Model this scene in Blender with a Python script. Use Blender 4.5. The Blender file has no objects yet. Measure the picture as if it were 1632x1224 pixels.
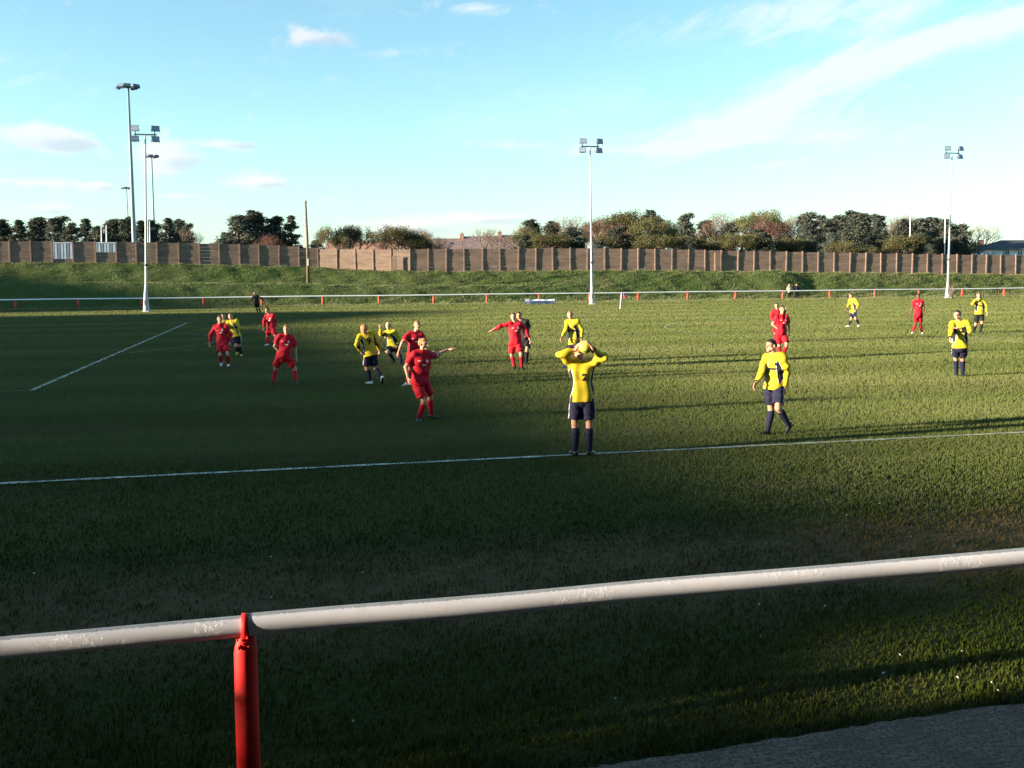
import bpy, bmesh, math, random
import numpy as np
from mathutils import Vector, Matrix
from mathutils.bvhtree import BVHTree

rnd = random.Random(7)
nrng = np.random.default_rng(11)
scene = bpy.context.scene
COL = scene.collection
R = math.radians

# ------------------------------------------------------------------ camera, sky, sun, exposure
CAM_H = 3.1
FPX = 1480.0                     # focal length in photograph pixels (1632 wide)
PCY = 552.0                      # row of the optical axis (small vertical shift)
PITCH = math.atan((PCY - 432.0) / FPX)
ROLL = -0.0063
cam = bpy.data.cameras.new("camera")
cam.sensor_width = 36.0
cam.lens = 36.0 * FPX / 1632.0
cam.shift_y = -(612.0 - PCY) / 1632.0
cam.clip_start = 0.1
cam.clip_end = 6000.0
cam_ob = bpy.data.objects.new("camera", cam)
COL.objects.link(cam_ob)
CAM_M = Matrix.Translation((0, 0, CAM_H)) @ Matrix.Rotation(math.pi / 2 - PITCH, 4, 'X') @ Matrix.Rotation(ROLL, 4, 'Z')
cam_ob.matrix_world = CAM_M
scene.camera = cam_ob
CAM_R3 = CAM_M.to_3x3()

SUN_EL = R(9.0)
SUN_AZ = R(17.0)                 # light travels along +X turned this much towards +Y
LDIR = Vector((math.cos(SUN_AZ), math.sin(SUN_AZ), 0.0))
sun = bpy.data.lights.new("sun", 'SUN')
sun.energy = 5.0
sun.angle = R(0.9)
sun.color = (1.0, 0.84, 0.62)
sun_ob = bpy.data.objects.new("sun", sun)
COL.objects.link(sun_ob)
sun_ob.location = (-60, -20, 60)
sd = Vector((LDIR.x * math.cos(SUN_EL), LDIR.y * math.cos(SUN_EL), -math.sin(SUN_EL)))
sun_ob.rotation_euler = sd.to_track_quat('-Z', 'Y').to_euler()

scene.view_settings.view_transform = 'Standard'
scene.view_settings.look = 'None'
scene.view_settings.gamma = 1.0
scene.view_settings.exposure = 2.2
try:
    scene.view_settings.use_curve_mapping = False
except Exception:
    pass

scene.render.engine = 'CYCLES'
scene.cycles.max_bounces = 4
scene.cycles.diffuse_bounces = 2
scene.cycles.glossy_bounces = 2
scene.cycles.transmission_bounces = 2


def ray(px, py):
    d = CAM_R3 @ Vector(((px - 816.0) / FPX, -(py - PCY) / FPX, -1.0))
    return d


def P(px, py, y):
    """world point seen at photograph pixel (px,py) standing at depth y"""
    d = ray(px, py)
    t = y / d.y
    return Vector((0, 0, CAM_H)) + d * t


def G(px, py, z=0.0):
    """world point on the horizontal plane z seen at a pixel"""
    d = ray(px, py)
    t = (z - CAM_H) / d.z
    return Vector((0, 0, CAM_H)) + d * t


class NT:
    """tiny helper around a node tree"""
    def __init__(self, tree):
        self.t = tree
        self.n = tree.nodes
        self.l = tree.links

    def new(self, kind, **kw):
        n = self.n.new(kind)
        for k, v in kw.items():
            setattr(n, k, v)
        return n

    def put(self, sock, v):
        if isinstance(v, bpy.types.NodeSocket):
            self.l.new(v, sock)
        else:
            sock.default_value = v

    def m(self, op, a, b=0.0, c=0.0, clamp=False):
        n = self.new('ShaderNodeMath', operation=op, use_clamp=clamp)
        self.put(n.inputs[0], a)
        self.put(n.inputs[1], b)
        if op in ('MULTIPLY_ADD', 'SMOOTH_MIN', 'SMOOTH_MAX'):
            self.put(n.inputs[2], c)
        return n.outputs[0]

    def vm(self, op, a, b=(0, 0, 0)):
        n = self.new('ShaderNodeVectorMath', operation=op)
        self.put(n.inputs[0], a)
        self.put(n.inputs[1], b)
        return n.outputs['Value'] if op in ('DOT_PRODUCT', 'LENGTH') else n.outputs[0]

    def mix(self, f, a, b, blend='MIX'):
        n = self.new('ShaderNodeMix', data_type='RGBA', blend_type=blend)
        self.put(n.inputs[0], f)
        for s, v in ((n.inputs[6], a), (n.inputs[7], b)):
            if isinstance(v, tuple) and len(v) == 3:
                v = v + (1.0,)
            self.put(s, v)
        return n.outputs[2]

    def rng(self, v, a, b, lo=0.0, hi=1.0, smooth=True):
        n = self.new('ShaderNodeMapRange', interpolation_type='SMOOTHSTEP' if smooth else 'LINEAR')
        self.put(n.inputs[0], v)
        n.inputs[1].default_value = a
        n.inputs[2].default_value = b
        n.inputs[3].default_value = lo
        n.inputs[4].default_value = hi
        return n.outputs[0]

    def noise(self, vec, scale, detail=3.0, rough=0.55, dist=0.0):
        n = self.new('ShaderNodeTexNoise')
        if vec is not None:
            self.put(n.inputs['Vector'], vec)
        n.inputs['Scale'].default_value = scale
        n.inputs['Detail'].default_value = detail
        n.inputs['Roughness'].default_value = rough
        n.inputs['Distortion'].default_value = dist
        return n.outputs[0]

    def scale(self, vec, s):
        n = self.new('ShaderNodeMapping')
        self.put(n.inputs[0], vec)
        n.inputs[3].default_value = s
        return n.outputs[0]

    def sep(self, v):
        n = self.new('ShaderNodeSeparateXYZ')
        self.put(n.inputs[0], v)
        return n.outputs


def px_azel(px, py):
    d = ray(px, py).normalized()
    return math.atan2(d.x, d.y), math.asin(d.z)


world = bpy.data.worlds.new("World")
scene.world = world
world.use_nodes = True
W = NT(world.node_tree)
bg = W.n['Background']
sky = W.new('ShaderNodeTexSky', sky_type='NISHITA')
sky.sun_disc = False
sky.sun_elevation = SUN_EL
sky.sun_rotation = R(-90.0) - SUN_AZ
sky.altitude = 0.0
sky.air_density = 1.0
sky.dust_density = 0.15
sky.ozone_density = 2.5
SKY_STRENGTH = 0.060
bg.inputs[1].default_value = SKY_STRENGTH
skycol = W.mix(1.0, sky.outputs[0], (1.30, 1.44, 1.27), 'MULTIPLY')
tc = W.new('ShaderNodeTexCoord')
dirv = W.vm('NORMALIZE', tc.outputs['Generated'])
dx, dy, dz = W.sep(dirv)
az = W.m('ARCTAN2', dx, dy)
el = W.m('ARCSINE', dz)
cmb = W.new('ShaderNodeCombineXYZ')
W.put(cmb.inputs[0], az)
W.put(cmb.inputs[1], el)
uv = cmb.outputs[0]


def blob(px, py, wpx, hpx, rot=0.0):
    a0, e0 = px_azel(px, py)
    da = W.m('SUBTRACT', az, a0)
    de = W.m('SUBTRACT', el, e0)
    c, s = math.cos(rot), math.sin(rot)
    u = W.m('MULTIPLY_ADD', da, c * FPX / wpx, W.m('MULTIPLY', de, s * FPX / wpx))
    v = W.m('MULTIPLY_ADD', da, -s * FPX / hpx, W.m('MULTIPLY', de, c * FPX / hpx))
    r2 = W.m('MULTIPLY_ADD', u, u, W.m('MULTIPLY', v, v))
    return W.m('POWER', 2.718, W.m('MULTIPLY', r2, -1.0))


def total(lst):
    acc = lst[0]
    for q in lst[1:]:
        acc = W.m('ADD', acc, q)
    return acc


puffs = [(42, 212, 62, 22), (105, 226, 40, 13), (265, 248, 66, 26), (408, 290, 52, 11), (160, 296, 26, 9),
         (75, 333, 36, 10), (372, 229, 44, 8), (640, 362, 90, 15), (760, 348, 110, 10), (500, 58, 50, 17), (30, 290, 70, 7), (290, 312, 60, 6),
         (-170, 240, 90, 34), (1900, 200, 120, 30), (-420, 180, 120, 36), (2300, 120, 160, 30)]
wisps = [(1330, 128, 190, 26, R(24)), (1190, 178, 170, 34, R(22)), (1100, 212, 210, 30, R(8)), (1500, 80, 160, 26, R(14)), (1300, 30, 200, 26, R(6)), (1060, 235, 220, 7, R(2)), (1300, 212, 110, 24, 0.0), (1250, 150, 150, 10, R(30)),
         (1480, 62, 220, 18, R(8)), (1230, 15, 180, 22, R(4)), (630, 85, 60, 9, R(4)), (760, 14, 90, 10, R(-4)),
         (890, 178, 40, 7, R(6)), (1610, 30, 90, 18, R(10)), (820, 232, 120, 8, R(-2)), (1240, 262, 60, 6, R(6)),
         (1420, 28, 60, 14, R(20)), (2100, 60, 400, 40, R(10)), (-300, 30, 300, 30, R(-8))]
pn = W.noise(W.scale(uv, (1.0, 1.8, 1.0)), 24.0, 8.0, 0.62, 0.5)
wmap = W.new('ShaderNodeMapping')
W.put(wmap.inputs[0], uv)
wmap.inputs[2].default_value = (0, 0, R(-20))
wn = W.noise(W.scale(wmap.outputs[0], (0.9, 2.6, 1.0)), 17.0, 8.0, 0.66, 0.9)
pm = total([blob(*b) for b in puffs])
wm = total([blob(*b) for b in wisps])
pm2 = total([blob(b_[0] + 0.45 * b_[2], b_[1] + 0.5 * b_[3], b_[2] * 0.9, b_[3] * 0.8) for b_ in puffs[:10]])
farn = W.noise(W.scale(dirv, (1.0, 1.0, 3.0)), 3.2, 6.0, 0.6, 0.4)
cl_p = W.rng(W.m('ADD', W.m('MULTIPLY', W.m('ADD', pm, W.m('MULTIPLY', pm2, 0.5)), 0.80), W.m('MULTIPLY', W.m('SUBTRACT', pn, 0.5), 2.3)), 0.16, 1.05)
cl_w = W.m('MULTIPLY', W.rng(W.m('ADD', W.m('MULTIPLY', wm, 0.50), W.m('MULTIPLY', W.m('SUBTRACT', wn, 0.5), 1.7)), 0.12, 1.10), 0.85)
cl_f = W.m('MULTIPLY', W.rng(farn, 0.52, 0.8), 0.22)
# the puffs are greyer on the side away from the sun
greyness = W.m('MULTIPLY', W.rng(W.m('ADD', W.m('SUBTRACT', pm2, W.m('MULTIPLY', pm, 0.6)), W.m('MULTIPLY', W.m('SUBTRACT', pn, 0.5), -1.2)), -0.15, 0.75), 0.85)
puffcol = W.mix(greyness, (3.9, 3.7, 3.7), (2.35, 2.6, 3.15))
lowhaze = W.m('MULTIPLY', W.m('POWER', 2.718, W.m('MULTIPLY', W.m('MAXIMUM', dz, 0.0), -11.0)), 0.75)
c1 = W.mix(lowhaze, skycol, (2.15, 3.25, 3.6))
c2 = W.mix(cl_f, c1, (3.4, 3.7, 3.8))
c3 = W.mix(cl_w, c2, (3.5, 3.85, 3.9))
c4 = W.mix(W.m('MULTIPLY', cl_p, 0.72), c3, puffcol)
W.l.new(c4, bg.inputs[0])

# ------------------------------------------------------------------ helpers

def tag(o, label=None, cat=None, group=None, kind=None):
    if label:
        o["label"] = label
    if cat:
        o["category"] = cat
    if group:
        o["group"] = group
    if kind:
        o["kind"] = kind
    return o


def link(o, parent=None):
    COL.objects.link(o)
    if parent is not None:
        o.parent = parent
    return o


def empty(name, loc=(0, 0, 0), rz=0.0):
    o = bpy.data.objects.new(name, None)
    o.empty_display_size = 0.3
    o.location = loc
    o.rotation_euler = (0, 0, rz)
    return link(o)


def mesh_np(name, verts, faces, mats=(), mat_idx=None, smooth=False):
    """faces: (N,3) or (N,4) array"""
    me = bpy.data.meshes.new(name)
    verts = np.asarray(verts, dtype=np.float32)
    faces = np.asarray(faces, dtype=np.int32)
    k = faces.shape[1]
    me.vertices.add(len(verts))
    me.vertices.foreach_set("co", verts.ravel())
    me.loops.add(faces.size)
    me.loops.foreach_set("vertex_index", faces.ravel())
    me.polygons.add(len(faces))
    me.polygons.foreach_set("loop_start", np.arange(0, faces.size, k, dtype=np.int32))
    for m in mats:
        me.materials.append(m)
    if mat_idx is not None:
        me.polygons.foreach_set("material_index", np.asarray(mat_idx, dtype=np.int32))
    if smooth:
        me.polygons.foreach_set("use_smooth", np.ones(len(faces), dtype=bool))
    me.update(calc_edges=True)
    return me


class MB:
    """collects simple solids into one mesh"""
    def __init__(self):
        self.v = []
        self.f = []

    def add(self, vs, fs):
        o = len(self.v)
        self.v += [tuple(v) for v in vs]
        self.f += [tuple(i + o for i in f) for f in fs]
        return self

    def box(self, lo, hi, M=None):
        (a, b, c), (d, e, g) = lo, hi
        vs = [Vector(q) for q in ((a, b, c), (d, b, c), (d, e, c), (a, e, c), (a, b, g), (d, b, g), (d, e, g), (a, e, g))]
        if M is not None:
            vs = [M @ v for v in vs]
        return self.add(vs, [(0, 3, 2, 1), (4, 5, 6, 7), (0, 1, 5, 4), (1, 2, 6, 5), (2, 3, 7, 6), (3, 0, 4, 7)])

    def bevel_box(self, lo, hi, b, M=None):
        bm = bmesh.new()
        bmesh.ops.create_cube(bm, size=1.0)
        for v in bm.verts:
            v.co = Vector([lo[i] + (v.co[i] + 0.5) * (hi[i] - lo[i]) for i in range(3)])
        bmesh.ops.bevel(bm, geom=list(bm.edges), offset=b, segments=1, affect='EDGES')
        bm.verts.index_update()
        vs = [M @ v.co if M is not None else v.co.copy() for v in bm.verts]
        fs = [[v.index for v in f.verts] for f in bm.faces]
        bm.free()
        return self.add(vs, fs)

    def tube(self, pts, rad, n=8, cap=True):
        pts = [Vector(p) for p in pts]
        if not hasattr(rad, '__len__'):
            rad = [rad] * len(pts)
        o = len(self.v)
        prev = None
        for i, p in enumerate(pts):
            d = (pts[min(i + 1, len(pts) - 1)] - pts[max(i - 1, 0)]).normalized()
            if prev is None:
                a = Vector((1, 0, 0)) if abs(d.x) < 0.8 else Vector((0, 1, 0))
                u = (a - d * a.dot(d)).normalized()
            else:
                u = (prev - d * prev.dot(d)).normalized()
            prev = u
            w = d.cross(u)
            for k in range(n):
                t = 2 * math.pi * k / n
                self.v.append(tuple(p + (u * math.cos(t) + w * math.sin(t)) * rad[i]))
        for i in range(len(pts) - 1):
            for k in range(n):
                a = o + i * n + k
                b = o + i * n + (k + 1) % n
                self.f.append((a, b, b + n, a + n))
        if cap:
            self.f.append(tuple(o + k for k in range(n))[::-1])
            e = o + (len(pts) - 1) * n
            self.f.append(tuple(e + k for k in range(n)))
        return self

    def mesh(self, name, mat=None, smooth=False):
        me = bpy.data.meshes.new(name)
        me.from_pydata(self.v, [], self.f)
        if mat is not None:
            me.materials.append(mat)
        if smooth:
            me.polygons.foreach_set("use_smooth", [True] * len(me.polygons))
        me.update()
        return me

    def build(self, name, mat=None, parent=None, smooth=False):
        o = bpy.data.objects.new(name, self.mesh(name, mat, smooth))
        return link(o, parent)


def obj(name, me, parent=None):
    return link(bpy.data.objects.new(name, me), parent)


MATS = {}


def mat(name, color, rough=0.7, spec=0.3, var=0.0, vscale=5.0, bump=0.0, bscale=30.0, metallic=0.0, objvar=0.0, tint=None, coord='Object', emis=None):
    if name in MATS:
        return MATS[name]
    m = bpy.data.materials.new(name)
    m.use_nodes = True
    T = NT(m.node_tree)
    b = T.n['Principled BSDF']
    b.inputs['Roughness'].default_value = rough
    b.inputs['Specular IOR Level'].default_value = spec
    b.inputs['Metallic'].default_value = metallic
    tcn = T.new('ShaderNodeTexCoord')
    co = tcn.outputs[coord]
    c = color + (1.0,)
    if var > 0:
        nz = T.noise(co, vscale, 5.0, 0.6)
        f = T.rng(nz, 0.3, 0.7)
        dark = tuple(max(0.0, x * (1 - var)) for x in color)
        lite = tint if tint else tuple(min(1.0, x * (1 + var)) for x in color)
        c = T.mix(f, dark, lite)
    if objvar > 0:
        oi = T.new('ShaderNodeObjectInfo')
        k = T.m('MULTIPLY_ADD', oi.outputs['Random'], 2 * objvar, 1 - objvar)
        hs = T.new('ShaderNodeHueSaturation')
        T.put(hs.inputs['Value'], k)
        T.put(hs.inputs['Color'], c)
        c = hs.outputs[0]
    T.put(b.inputs['Base Color'], c)
    if bump > 0:
        bn = T.new('ShaderNodeBump')
        bn.inputs['Strength'].default_value = bump
        bn.inputs['Distance'].default_value = 0.02
        T.put(bn.inputs['Height'], T.noise(co, bscale, 6.0, 0.65))
        T.l.new(bn.outputs[0], b.inputs['Normal'])
    MATS[name] = m
    return m


ORD = ['first', 'second', 'third', 'fourth', 'fifth', 'sixth', 'seventh', 'eighth', 'ninth', 'tenth', 'eleventh', 'twelfth',
       'thirteenth', 'fourteenth', 'fifteenth', 'sixteenth', 'seventeenth', 'eighteenth', 'nineteenth', 'twentieth']

# ------------------------------------------------------------------ ground line data
def lerp_table(tab, x):
    xs = [t[0] for t in tab]
    return float(np.interp(x, xs, [t[1] for t in tab]))


FENCE_TOP = [(-200, 383), (0, 384.5), (86, 384.6), (218, 385.8), (320, 388), (400, 389.5), (445, 392), (477, 393), (508, 396.6), (623, 398), (700, 396.8), (936, 395.6), (1097, 398), (1240, 401), (1394, 404), (1530, 406), (1632, 407), (1900, 409)]
FENCE_BOT = [(-200, 418), (0, 419), (218, 420), (320, 422), (400, 423.8), (506, 426), (566, 431), (711, 433.6), (945, 431.5), (1097, 431.5), (1150, 433), (1394, 435.5), (1632, 438), (1900, 441)]
# plan of the fence: run A, the turned run B, run C   (photo column, depth)
FA0, FA1, FB1, FC1 = (0, 95.5), (507, 102.0), (653, 100.3), (1632, 110.0)


def colpt(px, y):
    """ground-plan position of photo column px (taken near the horizon) at depth y"""
    q = P(px, 430.0, y)
    return (q.x, y)


PA0, PA1, PB1, PC1 = (Vector(colpt(*q)) for q in (FA0, FA1, FB1, FC1))
dA = (PA1 - PA0).normalized()
dC = (PC1 - PB1).normalized()
PA_ext = PA0 - dA * 60
PC_ext = PC1 + dC * 60
FPLAN = [(PA_ext.x, PA_ext.y), (PA0.x, PA0.y), (PA1.x, PA1.y), (PB1.x, PB1.y), (PC1.x, PC1.y), (PC_ext.x, PC_ext.y)]


def fence_y(x):
    return float(np.interp(x, [q[0] for q in FPLAN], [q[1] for q in FPLAN]))


def proj_col(x, y):
    v = CAM_M.inverted() @ Vector((x, y, CAM_H))
    return 816.0 + FPX * v.x / -v.z


def fence_z(x, table):
    y = fence_y(x)
    c = max(-300, min(1950, proj_col(x, y)))
    return P(c, lerp_table(table, c), y).z


def fence_base(x):
    xs = max(-80.0, min(85.0, x))
    return fence_z(xs, FENCE_BOT)


RAIL_H = 0.85
_l = P(0, 478, 1)
rl = G(0, 478.0, RAIL_H)
rr = G(1632, 459.2, RAIL_H)
rail_dir = Vector((rr.x - rl.x, rr.y - rl.y)).normalized()


def far_rail_y(x):
    return rl.y + (x - rl.x) * rail_dir.y / rail_dir.x


nrl = G(0, 1031, 0.97)
nrr = G(1632, 888, 0.97)
near_dir = Vector((nrr.x - nrl.x, nrr.y - nrl.y, 0)).normalized()
near_perp = Vector((-near_dir.y, near_dir.x, 0))
tl0 = G(0, 772)
tl1 = G(1632, 690)
touch_dir = Vector((tl1.x - tl0.x, tl1.y - tl0.y, 0)).normalized()
touch_perp = Vector((-touch_dir.y, touch_dir.x, 0))

# ------------------------------------------------------------------ grass materials

def grass_material(name, ca, cb, cdry, dry_amt, scale=1.0, bump=0.0, wear=False, translucent=0.0):
    m = bpy.data.materials.new(name)
    m.use_nodes = True
    T = NT(m.node_tree)
    b = T.n['Principled BSDF']
    b.inputs['Roughness'].default_value = 0.85
    b.inputs['Specular IOR Level'].default_value = 0.08
    geo = T.new('ShaderNodeNewGeometry')
    pos = geo.outputs['Position']
    big = T.noise(T.scale(pos, (0.35, 1.0, 1.0)), 0.22 * scale, 4.0, 0.6)
    mid = T.noise(pos, 1.4 * scale, 5.0, 0.65)
    fine = T.noise(pos, 22.0 * scale, 4.0, 0.7)
    c = T.mix(T.rng(fine, 0.3, 0.7), ca, cb)
    f = T.m('MULTIPLY', T.m('MULTIPLY', T.rng(big, 0.38, 0.72), T.rng(mid, 0.3, 0.65)), dry_amt)
    c = T.mix(f, c, cdry)
    if wear:
        # faint mowing bands along the pitch
        bandv = T.vm('DOT_PRODUCT', pos, tuple(touch_perp))
        bnd = T.rng(T.m('SINE', T.m('MULTIPLY', bandv, 1.15)), -0.35, 0.35, 0.90, 1.08)
        hb_n = T.new('ShaderNodeHueSaturation')
        T.put(hb_n.inputs['Color'], c)
        T.put(hb_n.inputs['Value'], bnd)
        c = hb_n.outputs[0]
        # trodden strips that run along the touchline, in front of the rail
        v = T.m('SUBTRACT', T.vm('DOT_PRODUCT', pos, tuple(near_perp)), nrl.dot(near_perp) + 3.1)
        w1 = T.m('SUBTRACT', 1.0, T.rng(T.m('ABSOLUTE', v), 0.4, 1.9))
        wn2 = T.rng(T.noise(pos, 2.3, 6.0, 0.72), 0.4, 0.62)
        # worn patch in the goalmouth side is greener; mud mostly along the linesman's run
        f2 = T.m('MULTIPLY', T.m('MULTIPLY', w1, T.m('MULTIPLY_ADD', wn2, 0.65, 0.35)), 0.85)
        c = T.mix(f2, c, (0.130, 0.082, 0.042))
    T.put(b.inputs['Base Color'], c)
    if bump > 0:
        bn = T.new('ShaderNodeBump')
        bn.inputs['Strength'].default_value = bump
        bn.inputs['Distance'].default_value = 0.05
        hgt = T.m('ADD', T.m('MULTIPLY', T.noise(pos, 26.0, 3.0, 0.7), 0.7), T.m('MULTIPLY', T.noise(pos, 6.0, 4.0, 0.6), 0.9))
        T.put(bn.inputs['Height'], hgt)
        T.l.new(bn.outputs[0], b.inputs['Normal'])
    if translucent > 0:
        tr = T.new('ShaderNodeBsdfTranslucent')
        T.put(tr.inputs[0], c)
        mx = T.new('ShaderNodeMixShader')
        mx.inputs[0].default_value = translucent
        T.l.new(b.outputs[0], mx.inputs[1])
        T.l.new(tr.outputs[0], mx.inputs[2])
        T.l.new(mx.outputs[0], T.n['Material Output'].inputs[0])
    return m


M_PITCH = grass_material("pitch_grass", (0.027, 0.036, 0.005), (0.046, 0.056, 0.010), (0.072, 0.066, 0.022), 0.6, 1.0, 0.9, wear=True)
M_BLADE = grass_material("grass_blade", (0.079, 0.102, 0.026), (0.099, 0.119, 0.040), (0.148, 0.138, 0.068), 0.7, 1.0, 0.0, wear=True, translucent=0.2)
M_VERGE = grass_material("verge_blade", (0.025, 0.043, 0.004), (0.044, 0.062, 0.007), (0.070, 0.060, 0.020), 0.6, 1.0, 0.0, wear=True, translucent=0.2)  # greener near grass, its colour darkened further to deepen the foreground shade
M_BANK = grass_material("bank_grass", (0.025, 0.050, 0.010), (0.060, 0.090, 0.022), (0.11, 0.10, 0.045), 0.5, 1.6, 0.7)
M_BANKBLADE = grass_material("bank_blade", (0.085, 0.112, 0.040), (0.175, 0.195, 0.092), (0.25, 0.21, 0.13), 0.5, 1.6, 0.0, translucent=0.25)

# ------------------------------------------------------------------ terrain
def hnoise(x, y, s, seed=0):
    return (math.sin(x * s * 1.7 + seed) * math.cos(y * s * 1.3 + 2.1 * seed) + math.sin((x + 0.7 * y) * s * 2.9 + 1.3 + seed) * 0.6
            + math.sin((x * 0.6 - y) * s * 5.3 + 0.4 * seed) * 0.35) / 1.95


def bank_profile(t, x):
    # two tiers of bank, the lower one steep
    lower = min(1.0, t / 0.42)
    upper = min(1.0, max(0.0, (t - 0.55) / 0.40))
    s = lambda q: q * q * (3 - 2 * q)
    k = 0.52 * s(lower) + 0.48 * s(upper)
    # to the right of the pole the bank is one even slope
    one = s(min(1.0, t / 0.93))
    w = min(1.0, max(0.0, (x + 2.0) / 14.0))
    return k * (1 - w) + one * w


XS = [-900, -500, -300, -200, -150, -120, -100] + list(np.arange(-84, 90.01, 0.6)) + [100, 120, 150, 200, 300, 500, 900]
NB = 26
verts, faces = [], []
rows = []
for x in XS:
    yr = far_rail_y(x) + 0.45
    yf = fence_y(x) if -110 < x < 120 else max(fence_y(max(-110, min(120, x))), yr + 6)
    yf = max(yf, yr + 5.0)
    hb = fence_base(x)
    col = [(-260, 0), (-60, 0), (-12, 0), (0, 0), (12, 0), (30, 0), (50, 0)]
    col = [(min(y, yr - 6 + 0.01 * i), z) for i, (y, z) in enumerate(col)]
    col += [(yr - 2.0, 0.0), (yr - 0.2, 0.0)]
    for j in range(NB + 1):
        t = j / NB
        y = yr + (yf - yr) * t
        z = hb * bank_profile(t, x)
        if 0 < j < NB:
            z += 0.16 * hnoise(x, y, 0.9, 1) + 0.08 * hnoise(x, y, 2.3, 3)
            # a worn ramp with its heap of soil next to the two spectators
            d = (x - 32.5 - (y - yr) * 0.15)
            if abs(d) < 4:
                z -= 0.32 * math.exp(-(d / 1.4) ** 2) * math.sin(math.pi * t)
            d2 = x - 29.0
            z += 0.5 * math.exp(-(d2 / 2.2) ** 2) * math.sin(math.pi * t)
        col.append((y, z))
    col += [(yf + 1.2, hb), (yf + 30, hb * 0.6 + 1.1), (yf + 120, 2.2), (yf + 500, 2.2), (yf + 3000, 2.2)]
    rows.append(col)
nr = len(rows[0])
for x, col in zip(XS, rows):
    verts += [(x, y, z) for y, z in col]
BANK0 = 9
mi = []
for i in range(len(XS) - 1):
    for j in range(nr - 1):
        a = i * nr + j
        faces.append((a, a + nr, a + nr + 1, a + 1))
        mi.append(1 if j >= BANK0 - 1 else 0)
ground = obj("ground", mesh_np("ground", verts, faces, (M_PITCH, M_BANK), mi, smooth=True))
tag(ground, "grass pitch running up to a rough green bank", kind="structure")

XA = np.array(XS)


def bank_height(x, t):
    yr = far_rail_y(x) + 0.45
    yf = max(fence_y(x), yr + 5.0)
    return yr + (yf - yr) * t, fence_base(x) * bank_profile(t, x)


# pitch markings: thin painted sheets just above the turf
M_LINE = mat("line_paint", (0.40, 0.41, 0.34), 0.9, 0.1, var=0.55, vscale=5.0, bump=0.6, bscale=40)


def line_strip(name, pts, w, z=0.018):
    vs, fs = [], []
    prev = None
    for i, p in enumerate(pts):
        a = pts[max(0, i - 1)]
        b = pts[min(len(pts) - 1, i + 1)]
        d = (Vector(b) - Vector(a)).normalized()
        n = Vector((-d.y, d.x))
        ww = w * (0.5 + 0.12 * math.sin(i * 1.7) + 0.08 * math.sin(i * 4.1 + 1))
        vs += [(p[0] + n.x * ww, p[1] + n.y * ww, z), (p[0] - n.x * ww, p[1] - n.y * ww, z)]
        if i:
            o = 2 * i
            fs.append((o - 2, o - 1, o + 1, o))
    o = obj(name, mesh_np(name, vs, fs, (M_LINE,)))
    tag(o, kind="structure")
    return o


def seg(a, b, step=0.5):
    a, b = Vector(a[:2]), Vector(b[:2])
    n = max(2, int((b - a).length / step))
    return [tuple(a + (b - a) * i / n) for i in range(n + 1)]


t0 = tl0 - touch_dir * 30
t1 = tl1 + touch_dir * 40
line_strip("touchline", seg(t0, t1, 0.35), 0.11)
bx_far = G(298, 515)
bx_near = G(50, 623)
line_strip("penalty_area_line", seg(bx_near, bx_far, 0.4), 0.14)
line_strip("penalty_area_side_line", seg(bx_near, bx_near - touch_dir * 16.5, 0.4), 0.03)
line_strip("penalty_area_end_line", seg(bx_far, bx_far - touch_dir * 16.5, 0.4), 0.10)
arc_pts = [G(px, py) for px, py in ((208, 563), (240, 559), (270, 555.5), (300, 552), (325, 549), (345, 545), (352, 541), (345, 537), (325, 534), (300, 533))]
line_strip("penalty_arc_line", [(q.x, q.y) for q in arc_pts], 0.07)
cl, crr = G(1060, 520), G(1624, 524)
cc = (cl + crr) / 2
crad = (crr - cl).length / 2
line_strip("centre_circle_line", [(cc.x + crad * math.cos(a), cc.y + crad * math.sin(a)) for a in np.linspace(0, 2 * math.pi, 90)], 0.10)
fl = G(988, 493)
hw = (Vector((cc.x, cc.y)) - Vector((fl.x, fl.y)))
line_strip("halfway_line", seg((fl.x, fl.y), (fl.x + hw.x * 1.9, fl.y + hw.y * 1.9), 0.6), 0.10)
line_strip("far_touchline", seg((fl.x - touch_dir.x * 60, fl.y - touch_dir.y * 60), (fl.x + touch_dir.x * 60, fl.y + touch_dir.y * 60), 0.8), 0.07)

# concrete path under the camera
pe1 = G(1632, 1120)
pe0 = G(930, 1224)
pdir = Vector((pe1.x - pe0.x, pe1.y - pe0.y, 0)).normalized()
pperp = Vector((pdir.y, -pdir.x, 0))
M_CONC = bpy.data.materials.new("path_concrete")
M_CONC.use_nodes = True
T = NT(M_CONC.node_tree)
geo = T.new('ShaderNodeNewGeometry')
pos = geo.outputs['Position']
rotm = T.new('ShaderNodeMapping')
T.put(rotm.inputs[0], pos)
rotm.inputs[2].default_value = (0, 0, -math.atan2(pdir.y, pdir.x))
brush = T.noise(T.scale(rotm.outputs[0], (3.0, 34.0, 1.0)), 1.0, 6.0, 0.7)
speck = T.noise(pos, 38.0, 6.0, 0.75)
blot = T.noise(pos, 3.5, 5.0, 0.6)
cc1 = T.mix(T.rng(brush, 0.3, 0.7), (0.090, 0.067, 0.055), (0.24, 0.182, 0.150))
cc2 = T.mix(T.m('MULTIPLY', T.rng(speck, 0.44, 0.58), 0.9), cc1, (0.022, 0.018, 0.016))
cc3 = T.mix(T.m('MULTIPLY', T.rng(blot, 0.42, 0.68), 0.5), cc2, (0.05, 0.045, 0.038))
b = T.n['Principled BSDF']
T.put(b.inputs['Base Color'], cc3)
b.inputs['Roughness'].default_value = 0.9
bn = T.new('ShaderNodeBump')
bn.inputs['Strength'].default_value = 0.8
bn.inputs['Distance'].default_value = 0.012
T.put(bn.inputs['Height'], T.m('ADD', T.m('MULTIPLY', brush, 0.8), T.m('MULTIPLY', speck, 0.7)))
T.l.new(bn.outputs[0], b.inputs['Normal'])
vs, fs = [], []
NPTH = 900
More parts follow.
